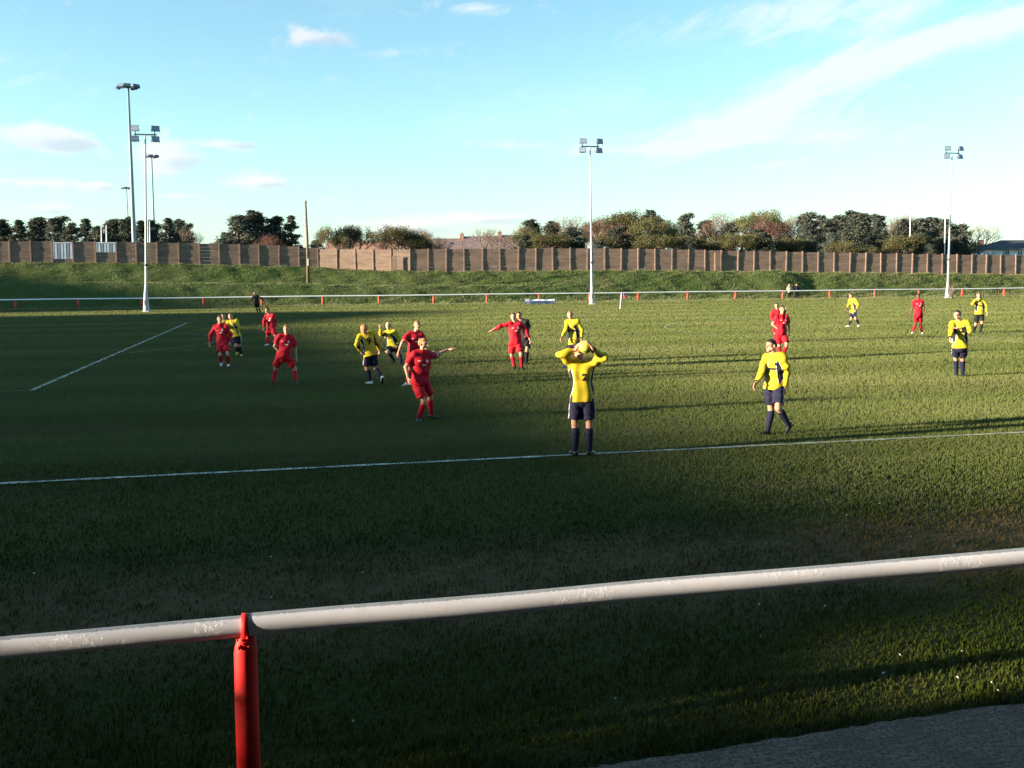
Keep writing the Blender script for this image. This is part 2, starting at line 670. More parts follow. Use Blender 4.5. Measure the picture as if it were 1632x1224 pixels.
for i in range(NPTH + 1):
    s = -22 + 52 * i / NPTH
    e = pe0 + pdir * s
    jit = 0.012 * math.sin(s * 2.1) + 0.008 * math.sin(s * 7.7 + 1) + rnd.uniform(-0.014, 0.014)
    p0 = e + pperp * jit
    p1 = e + pperp * (jit + 0.05)
    p2 = e + pperp * 6.0
    vs += [(p0.x, p0.y, 0.004), (p1.x, p1.y, 0.03), (p2.x, p2.y, 0.03)]
    if i:
        o = 3 * i
        fs += [(o - 3, o - 2, o + 1, o), (o - 2, o - 1, o + 2, o + 1)]
path = obj("path", mesh_np("path", vs, fs, (M_CONC,), smooth=False))
tag(path, kind="structure")


# ------------------------------------------------------------------ grass blades (uncountable)
def blades(name, base, hgt, wid, material, lean=0.5, wind=(0.15, 0.05), simple=False, spread=2.0):
    n = len(base)
    ang = nrng.normal(-0.8, spread, n)
    w = np.stack([np.cos(ang), np.sin(ang), np.zeros(n)], 1) * wid[:, None] * 0.5
    la = nrng.uniform(0, 2 * np.pi, n)
    lm = nrng.uniform(0.1, lean, n) * hgt
    ln = np.stack([np.cos(la) * lm + wind[0] * hgt, np.sin(la) * lm + wind[1] * hgt, np.zeros(n)], 1)
    up = np.zeros((n, 3))
    up[:, 2] = hgt
    if simple:
        v = np.empty((n, 3, 3), np.float32)
        v[:, 0] = base - w
        v[:, 1] = base + w
        v[:, 2] = base + ln + up * 0.95
        return obj(name, mesh_np(name, v.reshape(-1, 3), np.arange(n * 3).reshape(-1, 3), (material,)))
    v = np.empty((n, 5, 3), np.float32)
    v[:, 0] = base - w
    v[:, 1] = base + w
    v[:, 2] = base + w * 0.75 + ln * 0.35 + up * 0.6
    v[:, 3] = base - w * 0.75 + ln * 0.35 + up * 0.6
    v[:, 4] = base + ln + up * 0.95
    o = (np.arange(n) * 5)[:, None]
    tri = np.concatenate([o + np.array([[0, 1, 2]]), o + np.array([[0, 2, 3]]), o + np.array([[3, 2, 4]])], 1).reshape(-1, 3)
    ob = obj(name, mesh_np(name, v.reshape(-1, 3), tri, (material,)))
    return ob


def scatter_pitch(n, ymin, ymax):
    lo, hi = math.log(ymin), math.log(ymax)
    y = np.exp(nrng.uniform(lo, hi, n))
    x = nrng.uniform(-0.78, 0.78, n) * (y + 1.0)
    return x, y


def turf_layer(name, label, n, ymin, ymax, simple):
    x, y = scatter_pitch(n, ymin, ymax)
    # keep off the concrete, thin the painted lines and the trodden strip, stop at the far rail
    dp = (x - pe0.x) * pperp.x + (y - pe0.y) * pperp.y
    v = (x * near_perp.x + y * near_perp.y) - (nrl.dot(near_perp) + 3.1)
    worn = np.clip(1 - (np.abs(v) - 0.5) / 1.3, 0, 1)
    patch = 0.5 + 0.5 * np.sin(x * 2.1 + 1.3 * np.sin(y * 1.7)) * np.sin(y * 2.6 + x * 0.6)
    keep = (dp < 0.015 + 0.10 * nrng.uniform(0, 1, len(x)) ** 4) & (nrng.uniform(0, 1, len(x)) > worn * (0.25 + 0.45 * patch)) & (y < rl.y + (x - rl.x) * rail_dir.y / rail_dir.x - 0.3)
    dt = (x - tl0.x) * touch_perp.x + (y - tl0.y) * touch_perp.y
    keep &= ~((np.abs(dt) < 0.05) & (nrng.uniform(0, 1, len(x)) < 0.55))
    fade = np.clip((y - 10.5) / 6.0, 0, 1)
    keep &= nrng.uniform(0, 1, len(x)) < (fade if simple else 1 - fade)
    x, y = x[keep], y[keep]
    base = np.stack([x, y, np.zeros(len(x))], 1)
    lod = np.where(y < 15, np.clip(y / 7.0, 0.9, 8.0), np.clip(y / 13.0, 1.2, 5.0))
    tuft = 0.7 + 0.6 * (0.5 + 0.5 * np.sin(x * 3.3 + 2 * np.sin(y * 2.2)) * np.sin(y * 4.1))
    verge = np.clip(1 - (y - (nrl.y + (x - nrl.x) * near_dir.y / near_dir.x)) / 1.2, 0, 1)
    hgt = np.where(y < 14, nrng.uniform(0.02, 0.052, len(x)), nrng.uniform(0.030, 0.046, len(x))) * (tuft if not simple else 0.85 + 0.3 * tuft / 1.3) * (1 + 0.15 * verge) * np.clip(y / 14.0, 1.0, 1.5)
    wid = nrng.uniform(0.006, 0.011, len(x)) * lod
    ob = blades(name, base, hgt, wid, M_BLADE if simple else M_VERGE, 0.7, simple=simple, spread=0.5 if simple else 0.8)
    tag(ob, label, "grass", kind="stuff")


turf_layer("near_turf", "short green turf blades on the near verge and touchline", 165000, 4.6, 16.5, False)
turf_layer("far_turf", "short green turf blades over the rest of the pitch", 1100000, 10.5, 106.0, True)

# rough grass on the bank, in clumps
nb = 215000
bx = nrng.uniform(-84, 90, nb)
bt = nrng.uniform(-0.24, 1.0, nb)
clump = 0.5 + 0.5 * np.sin(bx * 1.9 + 2.2 * np.sin(bt * 21)) * np.sin(bt * 31 + 1.1 * np.sin(bx * 0.8))
k = nrng.uniform(0, 1, nb) < 0.35 + 0.65 * clump
bx, bt, clump = bx[k], bt[k], clump[k]
bb = np.empty((len(bx), 3))
gv = np.array([[c for c in col[BANK0:BANK0 + NB + 1]] for col in rows])      # (nx, NB+1, 2)
ix = np.clip(np.searchsorted(XA, bx) - 1, 0, len(XA) - 2)
fx = (bx - XA[ix]) / (XA[ix + 1] - XA[ix])
tj = np.clip(bt, 0, 0.999) * NB
jt = tj.astype(int)
ft = tj - jt
q = ((gv[ix, jt] * (1 - ft)[:, None] + gv[ix, jt + 1] * ft[:, None]) * (1 - fx)[:, None]
     + (gv[ix + 1, jt] * (1 - ft)[:, None] + gv[ix + 1, jt + 1] * ft[:, None]) * fx[:, None])
bb[:, 0] = bx
bb[:, 1] = q[:, 0] + np.where(bt < 0, bt * 24 * (0.75 + 0.25 * np.sin(bx * 0.7) * np.sin(bx * 0.23 + 1)), 0)
bb[:, 2] = q[:, 1] - 0.02
hh = nrng.uniform(0.08, 0.20, len(bx)) * (0.6 + 0.8 * clump) * np.where(bt < 0, 1.25, np.where(bt < 0.18, 1.5, 1.0))
bankgrass = blades("bank_grass", bb, hh, nrng.uniform(0.025, 0.06, len(bx)), M_BANKBLADE, 1.0, simple=True, spread=0.9)
tag(bankgrass, "rough tufted grass and weeds growing on the bank", "grass", kind="stuff")

# small pale scraps and daisies on the verge
M_SCRAP = mat("daisy_white", (0.62, 0.62, 0.56), 0.8)
sx, sy = [], []
for px, py in ((1210, 968), (1315, 973), (1434, 1050), (1408, 1081), (1526, 1086), (981, 1122), (1533, 1045), (563, 1156), (432, 893), (433, 957), (54, 918), (1317, 801), (1402, 807), (577, 918), (731, 910), (1590, 1108)):
    g = G(px, py)
    sx.append(g.x)
    sy.append(g.y)
for i in range(22):
    y = rnd.uniform(5, 18)
    sx.append(rnd.uniform(-0.6, 0.6) * y)
    sy.append(y)
mb = MB()
for i, (a, c) in enumerate(zip(sx, sy)):
    big = 0.011 if i < 16 else 0.006
    z = 0.03 + rnd.uniform(0, 0.015)
    pts = [(a + big * math.cos(t) * rnd.uniform(0.6, 1.2), c + big * math.sin(t) * rnd.uniform(0.6, 1.2), z + rnd.uniform(-0.006, 0.008)) for t in np.linspace(0, 2 * math.pi, 7)[:-1]]
    mb.add(pts + [(a, c, z + 0.012)], [(i_, (i_ + 1) % 6, 6) for i_ in range(6)])
daisies = mb.build("daisies", M_SCRAP)
tag(daisies, "tiny white daisies and scraps scattered through the near grass", "flowers", kind="stuff")

# ------------------------------------------------------------------ spectator rails
def rail_material(name, col, wearcol, top=True):
    m = bpy.data.materials.new(name)
    m.use_nodes = True
    T = NT(m.node_tree)
    b = T.n['Principled BSDF']
    g = T.new('ShaderNodeNewGeometry')
    pos = g.outputs['Position']
    n1 = T.noise(pos, 9.0, 6.0, 0.7)
    n2 = T.noise(pos, 60.0, 5.0, 0.65)
    c = T.mix(T.m('MULTIPLY', T.rng(n1, 0.5, 0.75), 0.35), col, tuple(x * 0.72 for x in col))
    c = T.mix(T.rng(n2, 0.70, 0.76) if top else T.rng(T.m('ADD', T.m('MULTIPLY', n2, 0.6), T.m('MULTIPLY', n1, 0.4)), 0.60, 0.64), c, wearcol)
    if top:
        nz = T.sep(g.outputs['Normal'])[2]
        dirt = T.m('MULTIPLY', T.rng(T.m('ADD', nz, T.m('MULTIPLY', T.m('SUBTRACT', n2, 0.5), 0.25)), 0.86, 0.93), T.m('MULTIPLY_ADD', n1, 0.5, 0.5))
        c = T.mix(dirt, c, (0.20, 0.20, 0.17))
    T.put(b.inputs['Base Color'], c)
    b.inputs['Roughness'].default_value = 0.42 if top else 0.6
    b.inputs['Specular IOR Level'].default_value = 0.4
    bn = T.new('ShaderNodeBump')
    bn.inputs['Strength'].default_value = 0.55
    bn.inputs['Distance'].default_value = 0.005
    flakes = T.rng(T.noise(pos, 34.0, 5.0, 0.7, 0.5), 0.50, 0.66)
    zone = T.rng(T.noise(pos, 3.0, 3.0, 0.5), 0.52, 0.66)
    T.put(bn.inputs['Height'], T.m('ADD', T.m('MULTIPLY', flakes, T.m('MULTIPLY_ADD', zone, 0.95, 0.05)), T.m('MULTIPLY', n2, 0.08)))
    T.l.new(bn.outputs[0], b.inputs['Normal'])
    return m


M_RWHITE = rail_material("rail_white_paint", (0.74, 0.76, 0.86), (0.42, 0.38, 0.30))
M_RRED = rail_material("rail_red_paint", (0.62, 0.012, 0.012), (0.20, 0.03, 0.02), top=False)
M_FWHITE = mat("far_rail_white", (0.78, 0.78, 0.76), 0.5, 0.3, var=0.08, vscale=1.0)
M_FRED = mat("far_post_red", (0.50, 0.06, 0.035), 0.6, 0.3, var=0.25, vscale=2.0)

near = empty("perimeter_rail", (nrl.x, nrl.y, 0))
tag(near, "thick white tubular rail with a red post across the foreground", "railing", "pitch perimeter rails")
RZ = 0.97
post_g = G(391, 998, RZ)
ps = Vector((post_g.x - nrl.x, post_g.y - nrl.y, 0)).dot(near_dir)


def near_local(s, off=0.0, z=0.0):
    return near_dir * s + near_perp * off + Vector((0, 0, z))


def rail_span(s0, s1, dz0, r=0.066):
    n = max(6, int((s1 - s0) / 0.25))
    pts = [near_local(s0 + (s1 - s0) * i / n, 0.004 * math.sin(i * 0.8), RZ + dz0 + 0.003 * math.sin(i * 0.55 + s0)) for i in range(n + 1)]
    pts.insert(1, pts[0] + (pts[1] - pts[0]).normalized() * 0.006)
    pts.insert(-1, pts[-1] + (pts[-2] - pts[-1]).normalized() * 0.006)
    MB().tube(pts, r, 28).build("rail", M_RWHITE, near, True)


SPAN = 6.4
rail_span(ps - SPAN, ps - 0.012, -0.006, 0.064)
rail_span(ps + 0.018, ps + SPAN - 0.015, 0.0, 0.068)
rail_span(ps + SPAN + 0.015, ps + 2 * SPAN, 0.0, 0.067)
for s in (ps, ps + SPAN, ps - SPAN):
    o = MB()
    # tubular post with a lumpy saddle weld that carries the rail
    o.tube([near_local(s - 0.006, 0, -0.1), near_local(s - 0.006, 0, 0.45), near_local(s - 0.004, 0, 0.80), near_local(s - 0.002, 0, 0.885), near_local(s, 0, 0.93)], [0.07, 0.07, 0.069, 0.062, 0.045], 24)
    o.build("post", M_RRED, near, True)
    band = MB()
    for q in range(2):
        rr_ = 0.0735 - q * 0.003
    pts, rad = [near_local(s - 0.022, 0, RZ), near_local(s - 0.020, 0, RZ), near_local(s + 0.020, 0, RZ), near_local(s + 0.022, 0, RZ)], [0.066, 0.074, 0.074, 0.066]
    band.tube(pts, rad, 28)
    for k in range(16):
        a = rnd.uniform(-2.6, -0.6)
        w = rnd.uniform(-0.045, 0.03)
        c = near_local(s + w, -0.068 * abs(math.sin(a)), RZ - 0.02 - rnd.uniform(0.02, 0.11))
        rr_ = rnd.uniform(0.006, 0.013)
        band.tube([c - Vector((0, 0, rr_)), c, c + Vector((0, 0, rr_))], [rr_ * 0.3, rr_, rr_ * 0.4], 6)
    band.build("joint_collar", M_RRED, near, True)

far = empty("perimeter_rail", (rl.x, rl.y, 0))
tag(far, "thin white rail on short red posts along the foot of the grass bank", "railing", "pitch perimeter rails")
FD = Vector((rail_dir.x, rail_dir.y, 0))
pts = [FD * s + Vector((0, 0, RAIL_H + 0.012 * math.sin(s * 0.31))) for s in np.arange(-30, 140, 2.6)]
MB().tube(pts, 0.062, 10).build("rail", M_FWHITE, far, True)
post_px = [-170, -80, 23, 124, 225, 324, 417, 514, 604, 691, 776, 859, 939, 1017, 1095.5, 1172, 1247.5, 1322, 1394, 1464, 1533, 1600, 1668, 1735]
pm = MB().tube([(0, 0, -0.1), (0, 0, RAIL_H - 0.055)], 0.10, 10).mesh("far_post", M_FRED, True)
for c in post_px:
    # meet of photo column with the rail line
    d = ray(c, 470)
    k = d.x / d.y
    s = (k * rl.y - rl.x) / (rail_dir.x - k * rail_dir.y)
    o = obj("post", pm, far)
    o.location = FD * s + Vector((0, 0, 0))
    o.rotation_euler = (R(rnd.uniform(-2, 2)), R(rnd.uniform(-2, 2)), 0)

# banner hung on the far rail
ban_y = 86.2
bl, br_ = P(836.5, 476.5, ban_y - 0.3), P(884.5, 476.0, ban_y + 0.2)
bw = (br_ - bl).length
bz0 = P(836, 486.5, ban_y).z
bz1 = P(836, 476.8, ban_y).z
ban = empty("banner", (bl.x, bl.y, max(0.05, bz0)))
tag(ban, "long white banner with blue italic lettering standing low before the far rail", "banner")
bdir = (br_ - bl).normalized()
bang = math.atan2(bdir.y, bdir.x)
ban.rotation_euler = (0, 0, bang)
bh = bz1 - max(0.05, bz0)
M_BAN = mat("banner_cloth", (0.66, 0.72, 0.84), 0.7, 0.2, var=0.06, vscale=3)
M_BLUE = mat("banner_blue", (0.04, 0.05, 0.16), 0.7, 0.2)
vs, fs = [], []
for i in range(25):
    x = bw * i / 24
    sag = 0.05 * math.sin(math.pi * 2 * i / 24) ** 2
    wob = 0.02 * math.sin(i * 1.1)
    for yy in (0.0, 0.012):
        vs += [(x, wob + yy, 0.0 - sag * 0.3), (x, wob * 0.4 + yy, bh - sag)]
    if i:
        o = 4 * i
        fs += [(o - 4, o, o + 1, o - 3), (o - 2, o - 1, o + 3, o + 2), (o - 3, o + 1, o + 3, o - 1), (o - 4, o - 2, o + 2, o)]
obj("sheet", mesh_np("sheet", vs, fs, (M_BAN,)), ban)


def text_mesh(name, txt, size, mat_, depth=0.004, shear=0.0, bold=0.0):
    cu = bpy.data.curves.new(name, 'FONT')
    cu.body = txt
    cu.size = size
    cu.extrude = depth
    cu.shear = shear
    cu.offset = bold
    cu.align_x = 'CENTER'
    cu.align_y = 'CENTER'
    cu.resolution_u = 3
    tmp = bpy.data.objects.new(name, cu)
    COL.objects.link(tmp)
    dg = bpy.context.evaluated_depsgraph_get()
    me = bpy.data.meshes.new_from_object(tmp.evaluated_get(dg))
    me.materials.clear()
    me.materials.append(mat_)
    bpy.data.objects.remove(tmp)
    bpy.data.curves.remove(cu)
    return me


tm = obj("lettering", text_mesh("lettering", "Dustenscape", 0.42, M_BLUE, 0.004, 0.35, 0.010), ban)
tm.location = (bw * 0.47, -0.03, bh * 0.48)
tm.rotation_euler = (R(90), 0, 0)
em = MB()
em.add([(-0.16, 0, 0), (0.0, 0, 0.13), (0.16, 0, 0), (0.10, 0, 0), (0, 0, 0.06), (-0.10, 0, 0)], [(0, 1, 4, 5), (1, 2, 3, 4)])
em.box((-0.10, -0.002, -0.09), (-0.04, 0.002, 0.0)).box((0.04, -0.002, -0.09), (0.10, 0.002, 0.0))
e = em.build("emblem", M_BLUE, ban)
e.location = (bw * 0.915, -0.035, bh * 0.45)
e2 = MB().add([(-0.15, 0, -0.12), (0.02, 0, 0.14), (0.09, 0, 0.14), (-0.06, 0, -0.12)], [(0, 1, 2, 3)]).build("emblem", M_BLUE, ban)
e2.location = (bw * 0.085, -0.035, bh * 0.45)

# halfway flag
fy = fl.y
flag = empty("halfway_flag", (fl.x, fl.y, 0))
tag(flag, "small red and blue flag on a leaning white stick at the far touchline", "flag")
ftop = P(990.6, 466.5, fy) - Vector((fl.x, fl.y, 0))
MB().tube([(0, 0, -0.05), tuple(ftop)], 0.03, 8).build("pole", M_FWHITE, flag, True)
M_FLAG = mat("flag_red", (0.45, 0.05, 0.09), 0.8)
M_FLAGB = mat("flag_blue", (0.10, 0.09, 0.30), 0.8)
for nm, z0, z1, mm, ln_ in (("flag_cloth", -0.20, 0.0, M_FLAGB, 0.26), ("flag_cloth", -0.42, -0.20, M_FLAG, 0.36)):
    f = MB()
    for i in range(6):
        xx = 0.02 + ln_ * i / 5
        f.v += [(ftop.x + xx, ftop.y + 0.03 * math.sin(i * 1.4), ftop.z + z0 - 0.05 * i / 5), (ftop.x + xx, ftop.y + 0.03 * math.sin(i * 1.4 + .3), ftop.z + z1 - 0.07 * i / 5),
                (ftop.x + xx, ftop.y + 0.012 + 0.03 * math.sin(i * 1.4), ftop.z + z0 - 0.05 * i / 5), (ftop.x + xx, ftop.y + 0.012 + 0.03 * math.sin(i * 1.4 + .3), ftop.z + z1 - 0.07 * i / 5)]
        if i:
            o = 4 * i
            f.f += [(o - 4, o, o + 1, o - 3), (o - 2, o - 1, o + 3, o + 2), (o - 4, o - 2, o + 2, o), (o - 3, o + 1, o + 3, o - 1)]
    f.build(nm, mm, flag)

# ------------------------------------------------------------------ floodlight masts
M_GALV = mat("galvanised_steel", (0.36, 0.375, 0.38), 0.5, 0.4, var=0.12, vscale=1.5)
M_GALVB = mat("painted_mast_green", (0.16, 0.27, 0.29), 0.55, 0.4, var=0.15, vscale=1.0)
M_LAMP = mat("lamp_housing", (0.10, 0.13, 0.19), 0.5, 0.4, var=0.15, vscale=3.0)
M_GLASS = mat("lamp_glass", (0.20, 0.25, 0.33), 0.15, 0.5)
M_DARKSTEEL = mat("dark_steel", (0.07, 0.085, 0.10), 0.5, 0.4)


def lamp_head(parent, loc, yaw, w, h, d, tilt, glass=True):
    M = Matrix.Translation(loc) @ Matrix.Rotation(yaw, 4, 'Z') @ Matrix.Rotation(tilt, 4, 'X')
    mb = MB()
    # tapered housing: wide lit face at -Y, narrow ribbed back
    vs = [(-w, -d, -h), (w, -d, -h), (w, -d, h), (-w, -d, h), (-w * .55, d, -h * .55), (w * .55, d, -h * .55), (w * .55, d, h * .55), (-w * .55, d, h * .55)]
    mb.add([M @ Vector(q) for q in vs], [(0, 1, 2, 3), (5, 4, 7, 6), (0, 4, 5, 1), (1, 5, 6, 2), (2, 6, 7, 3), (3, 7, 4, 0)])
    mb.box((-w * 1.04, -d * 1.12, h * 0.96), (w * 1.04, -d * 0.2, h * 1.06), M)
    for sgn in (-1, 1):
        mb.box((sgn * w * 1.02 - 0.02, -d * 0.2, -h * 1.1), (sgn * w * 1.02 + 0.02, d * 0.1, h * 0.1), M)
    ob = mb.build("lamp", M_LAMP, parent)
    if glass:
        g = MB()
        g.box((-w * 0.88, -d * 1.06, -h * 0.86), (w * 0.88, -d * 1.01, h * 0.86), M)
        g.build("lens", M_GLASS, ob)
    return ob


def near_mast(bpx, bpy_, tpx, tpy, label, yaw, tilts):
    b = G(bpx, bpy_)
    t = P(tpx, tpy, b.y) - b
    root = empty("floodlight_mast", b)
    tag(root, label, "floodlight", "floodlights along the far side of the pitch")
    pts = [(0, 0, -0.2), (0, 0, 0.12), (0, 0, 1.6), (0, 0, 1.75)]
    col = MB()
    col.tube([(0, 0, -0.2), (0, 0, 0.3), (0, 0, 1.5), tuple(t * 0.16), tuple(t * 0.55), tuple(t)], [0.25, 0.24, 0.145, 0.115, 0.08, 0.055], 16)
    col.build("pole", M_GALV, root, True)
    MB().tube([tuple(t * 0.262), tuple(t * 0.275)], 0.16, 14).build("joint_ring", M_DARKSTEEL, root, True)
    bs = MB().bevel_box((-0.30, -0.30, -0.05), (0.30, 0.30, 0.05), 0.01)
    for sx_ in (-1, 1):
        for sy_ in (-1, 1):
            bs.tube([(0.22 * sx_, 0.22 * sy_, 0.05), (0.22 * sx_, 0.22 * sy_, 0.11)], 0.03, 6)
    bs.build("base_plate", M_GALV, root)
    MB().box((-0.07, -0.262, 0.55), (0.07, -0.17, 0.95)).build("access_door", M_DARKSTEEL, root)
    Mx = Matrix.Translation(t) @ Matrix.Rotation(yaw, 4, 'Z')
    cb = MB().box((-0.85, -0.05, -0.05), (0.85, 0.05, 0.05), Mx)
    for sx_ in (-1, 1):
        cb.box((sx_ * 0.72 - 0.03, -0.03, -0.55), (sx_ * 0.72 + 0.03, 0.03, 0.45), Mx)
    cb.build("crossbar", M_DARKSTEEL, root)
    k = 0
    for sx_ in (-1, 1):
        for dz_ in (0.40, -0.42):
            loc = Mx @ Vector((sx_ * 0.76 + (0.05 if dz_ > 0 else 0), -0.18, dz_))
            lamp_head(root, loc, yaw + tilts[k][0], 0.30, 0.22, 0.16, tilts[k][1])
            k += 1
    return root


near_mast(233.5, 497, 231.5, 214.5, "tall grey floodlight mast with four lamps at the left of the far rail", R(12), [(R(-8), R(-14)), (R(4), R(-20)), (R(10), R(-14)), (R(24), R(-18))])
near_mast(943.5, 485, 940.5, 233.5, "tall grey floodlight mast with four lamps beside the banner", R(12), [(R(-10), R(-14)), (R(-16), R(-22)), (R(16), R(-18)), (R(14), R(-18))])
near_mast(1510, 475, 1517.5, 244, "tall grey floodlight mast with four lamps at the right of the far rail", R(12), [(R(-12), R(-18)), (R(-12), R(-20)), (R(14), R(-18)), (R(14), R(-20))])


def far_mast(bpx, tpx, tpy, y, label, rr_):
    b = P(bpx, 400, y)
    b.z = 2.4
    t = P(tpx, tpy, y) - b
    root = empty("floodlight_mast", b)
    tag(root, label, "floodlight", "floodlights of the ground beyond the fence")
    MB().tube([(0, 0, -0.5), tuple(t * 0.12), tuple(t * 0.5), tuple(t)], [rr_, rr_ * 0.9, rr_ * 0.7, rr_ * 0.42], 12).build("pole", M_GALVB, root, True)
    hd = MB().box((-1.25, -0.07, -0.05), (1.25, 0.07, 0.06), Matrix.Translation(t))
    hd.box((-0.07, -0.9, -0.05), (0.07, 0.9, 0.06), Matrix.Translation(t))
    hd.tube([tuple(t + Vector((0, 0, -0.5))), tuple(t + Vector((0, 0, 0.25)))], 0.16, 10)
    hd.build("head_frame", M_DARKSTEEL, root)
    for i, (x_, y_, yw) in enumerate(((-1.3, 0.1, -60), (-0.45, -0.8, -20), (0.4, 0.75, 160), (1.2, -0.3, 50), (0.25, -0.85, 20))):
        lamp_head(root, t + Vector((x_, y_, -0.12)), R(yw), 0.42, 0.24, 0.26, R(-38), glass=False)
    return root


far_mast(214.5, 204, 138, 126, "tallest dark green floodlight mast behind the fence, leaning left", 0.34)
far_mast(246.5, 241.5, 249, 200, "medium dark green floodlight mast behind the fence, seen just right of the grey mast", 0.30)
far_mast(206.5, 201.5, 299.5, 272, "smallest and most distant floodlight mast behind the fence, left of the tallest", 0.28)

# wooden pole on the bank
wb_y = fence_y(G(490, 460).x * 1.0) - 6.2
wb = P(491, 443, wb_y)
wt = P(486.8, 322, wb_y)
wp = empty("wooden_pole", wb)
tag(wp, "bare leaning wooden pole standing on the grass bank", "pole")
M_WOOD = mat("weathered_wood", (0.16, 0.12, 0.085), 0.9, 0.1, var=0.35, vscale=6.0)
dv = wt - wb
MB().tube([(0, 0, -0.5), tuple(dv * 0.5 + Vector((0.05, 0, 0))), tuple(dv)], [0.16, 0.13, 0.10], 10).build("pole", M_WOOD, wp, True)
MB().tube([tuple(dv - Vector((0, 0, 0.05))), tuple(dv + Vector((0.02, 0, 0.14)))], [0.13, 0.11], 8).build("pole_cap", M_DARKSTEEL, wp)
MB().box((-0.02, -0.17, 1.2), (0.12, -0.10, 1.9)).build("notice_plate", M_GALV, wp)

# ------------------------------------------------------------------ concrete panel fence
def fence_mat(name, base, warm):
    m = bpy.data.materials.new(name)
    m.use_nodes = True
    T = NT(m.node_tree)
    b = T.n['Principled BSDF']
    oi = T.new('ShaderNodeObjectInfo')
    g = T.new('ShaderNodeNewGeometry')
    pos = g.outputs['Position']
    n1 = T.noise(T.scale(pos, (0.5, 0.5, 1.6)), 1.3, 6.0, 0.65)
    n2 = T.noise(T.scale(pos, (2.0, 2.0, 9.0)), 1.0, 4.0, 0.6)
    c = T.mix(oi.outputs['Random'], base, warm)
    c = T.mix(T.m('MULTIPLY', T.rng(n1, 0.4, 0.72), 0.6), c, tuple(x * 0.5 for x in base))
    c = T.mix(T.m('MULTIPLY', T.rng(n2, 0.5, 0.8), 0.3), c, (0.30, 0.27, 0.24))
    T.put(b.inputs['Base Color'], c)
    b.inputs['Roughness'].default_value = 0.92
    b.inputs['Specular IOR Level'].default_value = 0.1
    return m


M_BOARD = fence_mat("fence_board", (0.158, 0.116, 0.094), (0.200, 0.142, 0.108))
M_POST = fence_mat("fence_post", (0.185, 0.128, 0.105), (0.235, 0.155, 0.125))
NBRD = 7
board_me = MB().bevel_box((0, -0.025, 0.0), (1.0, 0.025, 1.0), 0.012).mesh("board", M_BOARD)
post_me = MB().bevel_box((-0.075, -0.125, 0.0), (0.075, 0.05, 1.0), 0.012).mesh("post", M_POST)


def fence_run(label, cols, pa, dirv, holes={}, skip_first_post=False):
    root = empty("concrete_fence", (pa.x, pa.y, fence_base(pa.x)))
    tag(root, label, "fence", "concrete panel fence runs behind the bank")
    o0 = root.location
    prs = []
    for c in cols:
        d = ray(c, 415)
        k = d.x / d.y
        s = (k * pa.y - pa.x) / (dirv.x - k * dirv.y)
        q = pa + dirv * s
        prs.append(q)
    ang = math.atan2(dirv.y, dirv.x)
    info = []
    for q in prs:
        info.append((q, fence_z(q.x, FENCE_BOT), fence_z(q.x, FENCE_TOP)))
    for i, (q, z0, z1) in enumerate(info):
        if i == 0 and skip_first_post:
            continue
        p = obj("post", post_me, root)
        p.location = Vector((q.x, q.y, z0 - 0.3)) - o0
        p.scale = (1, 1, z1 - z0 + 0.36 + rnd.uniform(-0.03, 0.05))
        p.rotation_euler = (R(rnd.uniform(-0.7, 0.7)), R(rnd.uniform(-0.9, 0.9)), ang)
    for i in range(len(info) - 1):
        (a, za, ta), (b_, zb, tb) = info[i], info[i + 1]
        zb0 = min(za, zb) - 0.25
        zt = (ta + tb) / 2
        bh_ = (zt - zb0) / NBRD
        w = (b_ - a).length - 0.11
        for j in range(NBRD):
            if j >= holes.get(i, 99):
                continue
            o = obj("board", board_me, root)
            dd = (b_ - a).normalized()
            st = a + dd * 0.055
            o.location = Vector((st.x, st.y, zb0 + j * bh_)) - o0
            o.location += Vector((-dd.y, dd.x, 0)) * rnd.uniform(-0.012, 0.012)
            o.scale = (w, 1.0, bh_ - 0.008)
            o.rotation_euler = (R(rnd.uniform(-1.0, 1.0)), R(rnd.uniform(-0.25, 0.25)), math.atan2(dd.y, dd.x))
    return root


colsA = [-121, -87, -53, -19, 16, 50, 84.5, 117.6, 153, 186, 218, 251, 285.5, 318.6, 350.5, 382.3, 413, 445, 477, 507]
colsB = [507, 537, 566.5, 595, 623.5, 653]
colsC = [653, 682.5, 711, 740, 769, 797, 826, 854, 881, 909, 936, 963.5, 990, 1017, 1044, 1071, 1097, 1123.5, 1150, 1176, 1201.7, 1227.5, 1253, 1279, 1304, 1329.5, 1354.5, 1379.5, 1404, 1429, 1454, 1478, 1502, 1525.5, 1549, 1572, 1595, 1619, 1642, 1665, 1688, 1711]
dB = (PB1 - PA1).normalized()
fence_run("left run of brown concrete board fence with two broken bays", colsA, PA0, dA, {6: 2, 8: 4})
fence_run("short sunlit orange run of concrete fence turned towards the sun", colsB, PA1, dB, skip_first_post=True)
fence_run("long right run of brown concrete board fence reaching the right edge", colsC, PB1, dC, skip_first_post=True)
# leftover odd posts: a stub slab by the lit run and a doubled post in the right run
sy_ = fence_y(P(629, 430, 99.5).x) - 0.55
s0, s1 = P(629, 435, sy_), P(629, 407.5, sy_)
stub = MB().bevel_box((-0.22, -0.06, -0.4), (0.22, 0.06, s1.z - s0.z), 0.015).build("concrete_slab", M_BOARD)
stub.location = s0
tag(stub, "narrow upright concrete slab leaning in front of the sunlit fence run", "slab")
sy_ = fence_y(P(1139.5, 430, 103).x) - 0.3
s0, s1 = P(1139.5, 434, sy_), P(1139.5, 402.5, sy_)
stub = MB().bevel_box((-0.09, -0.09, -0.4), (0.09, 0.09, s1.z - s0.z), 0.015).build("concrete_post", M_POST)
stub.location = s0
tag(stub, "pale spare concrete post standing close in front of the right fence run", "post")

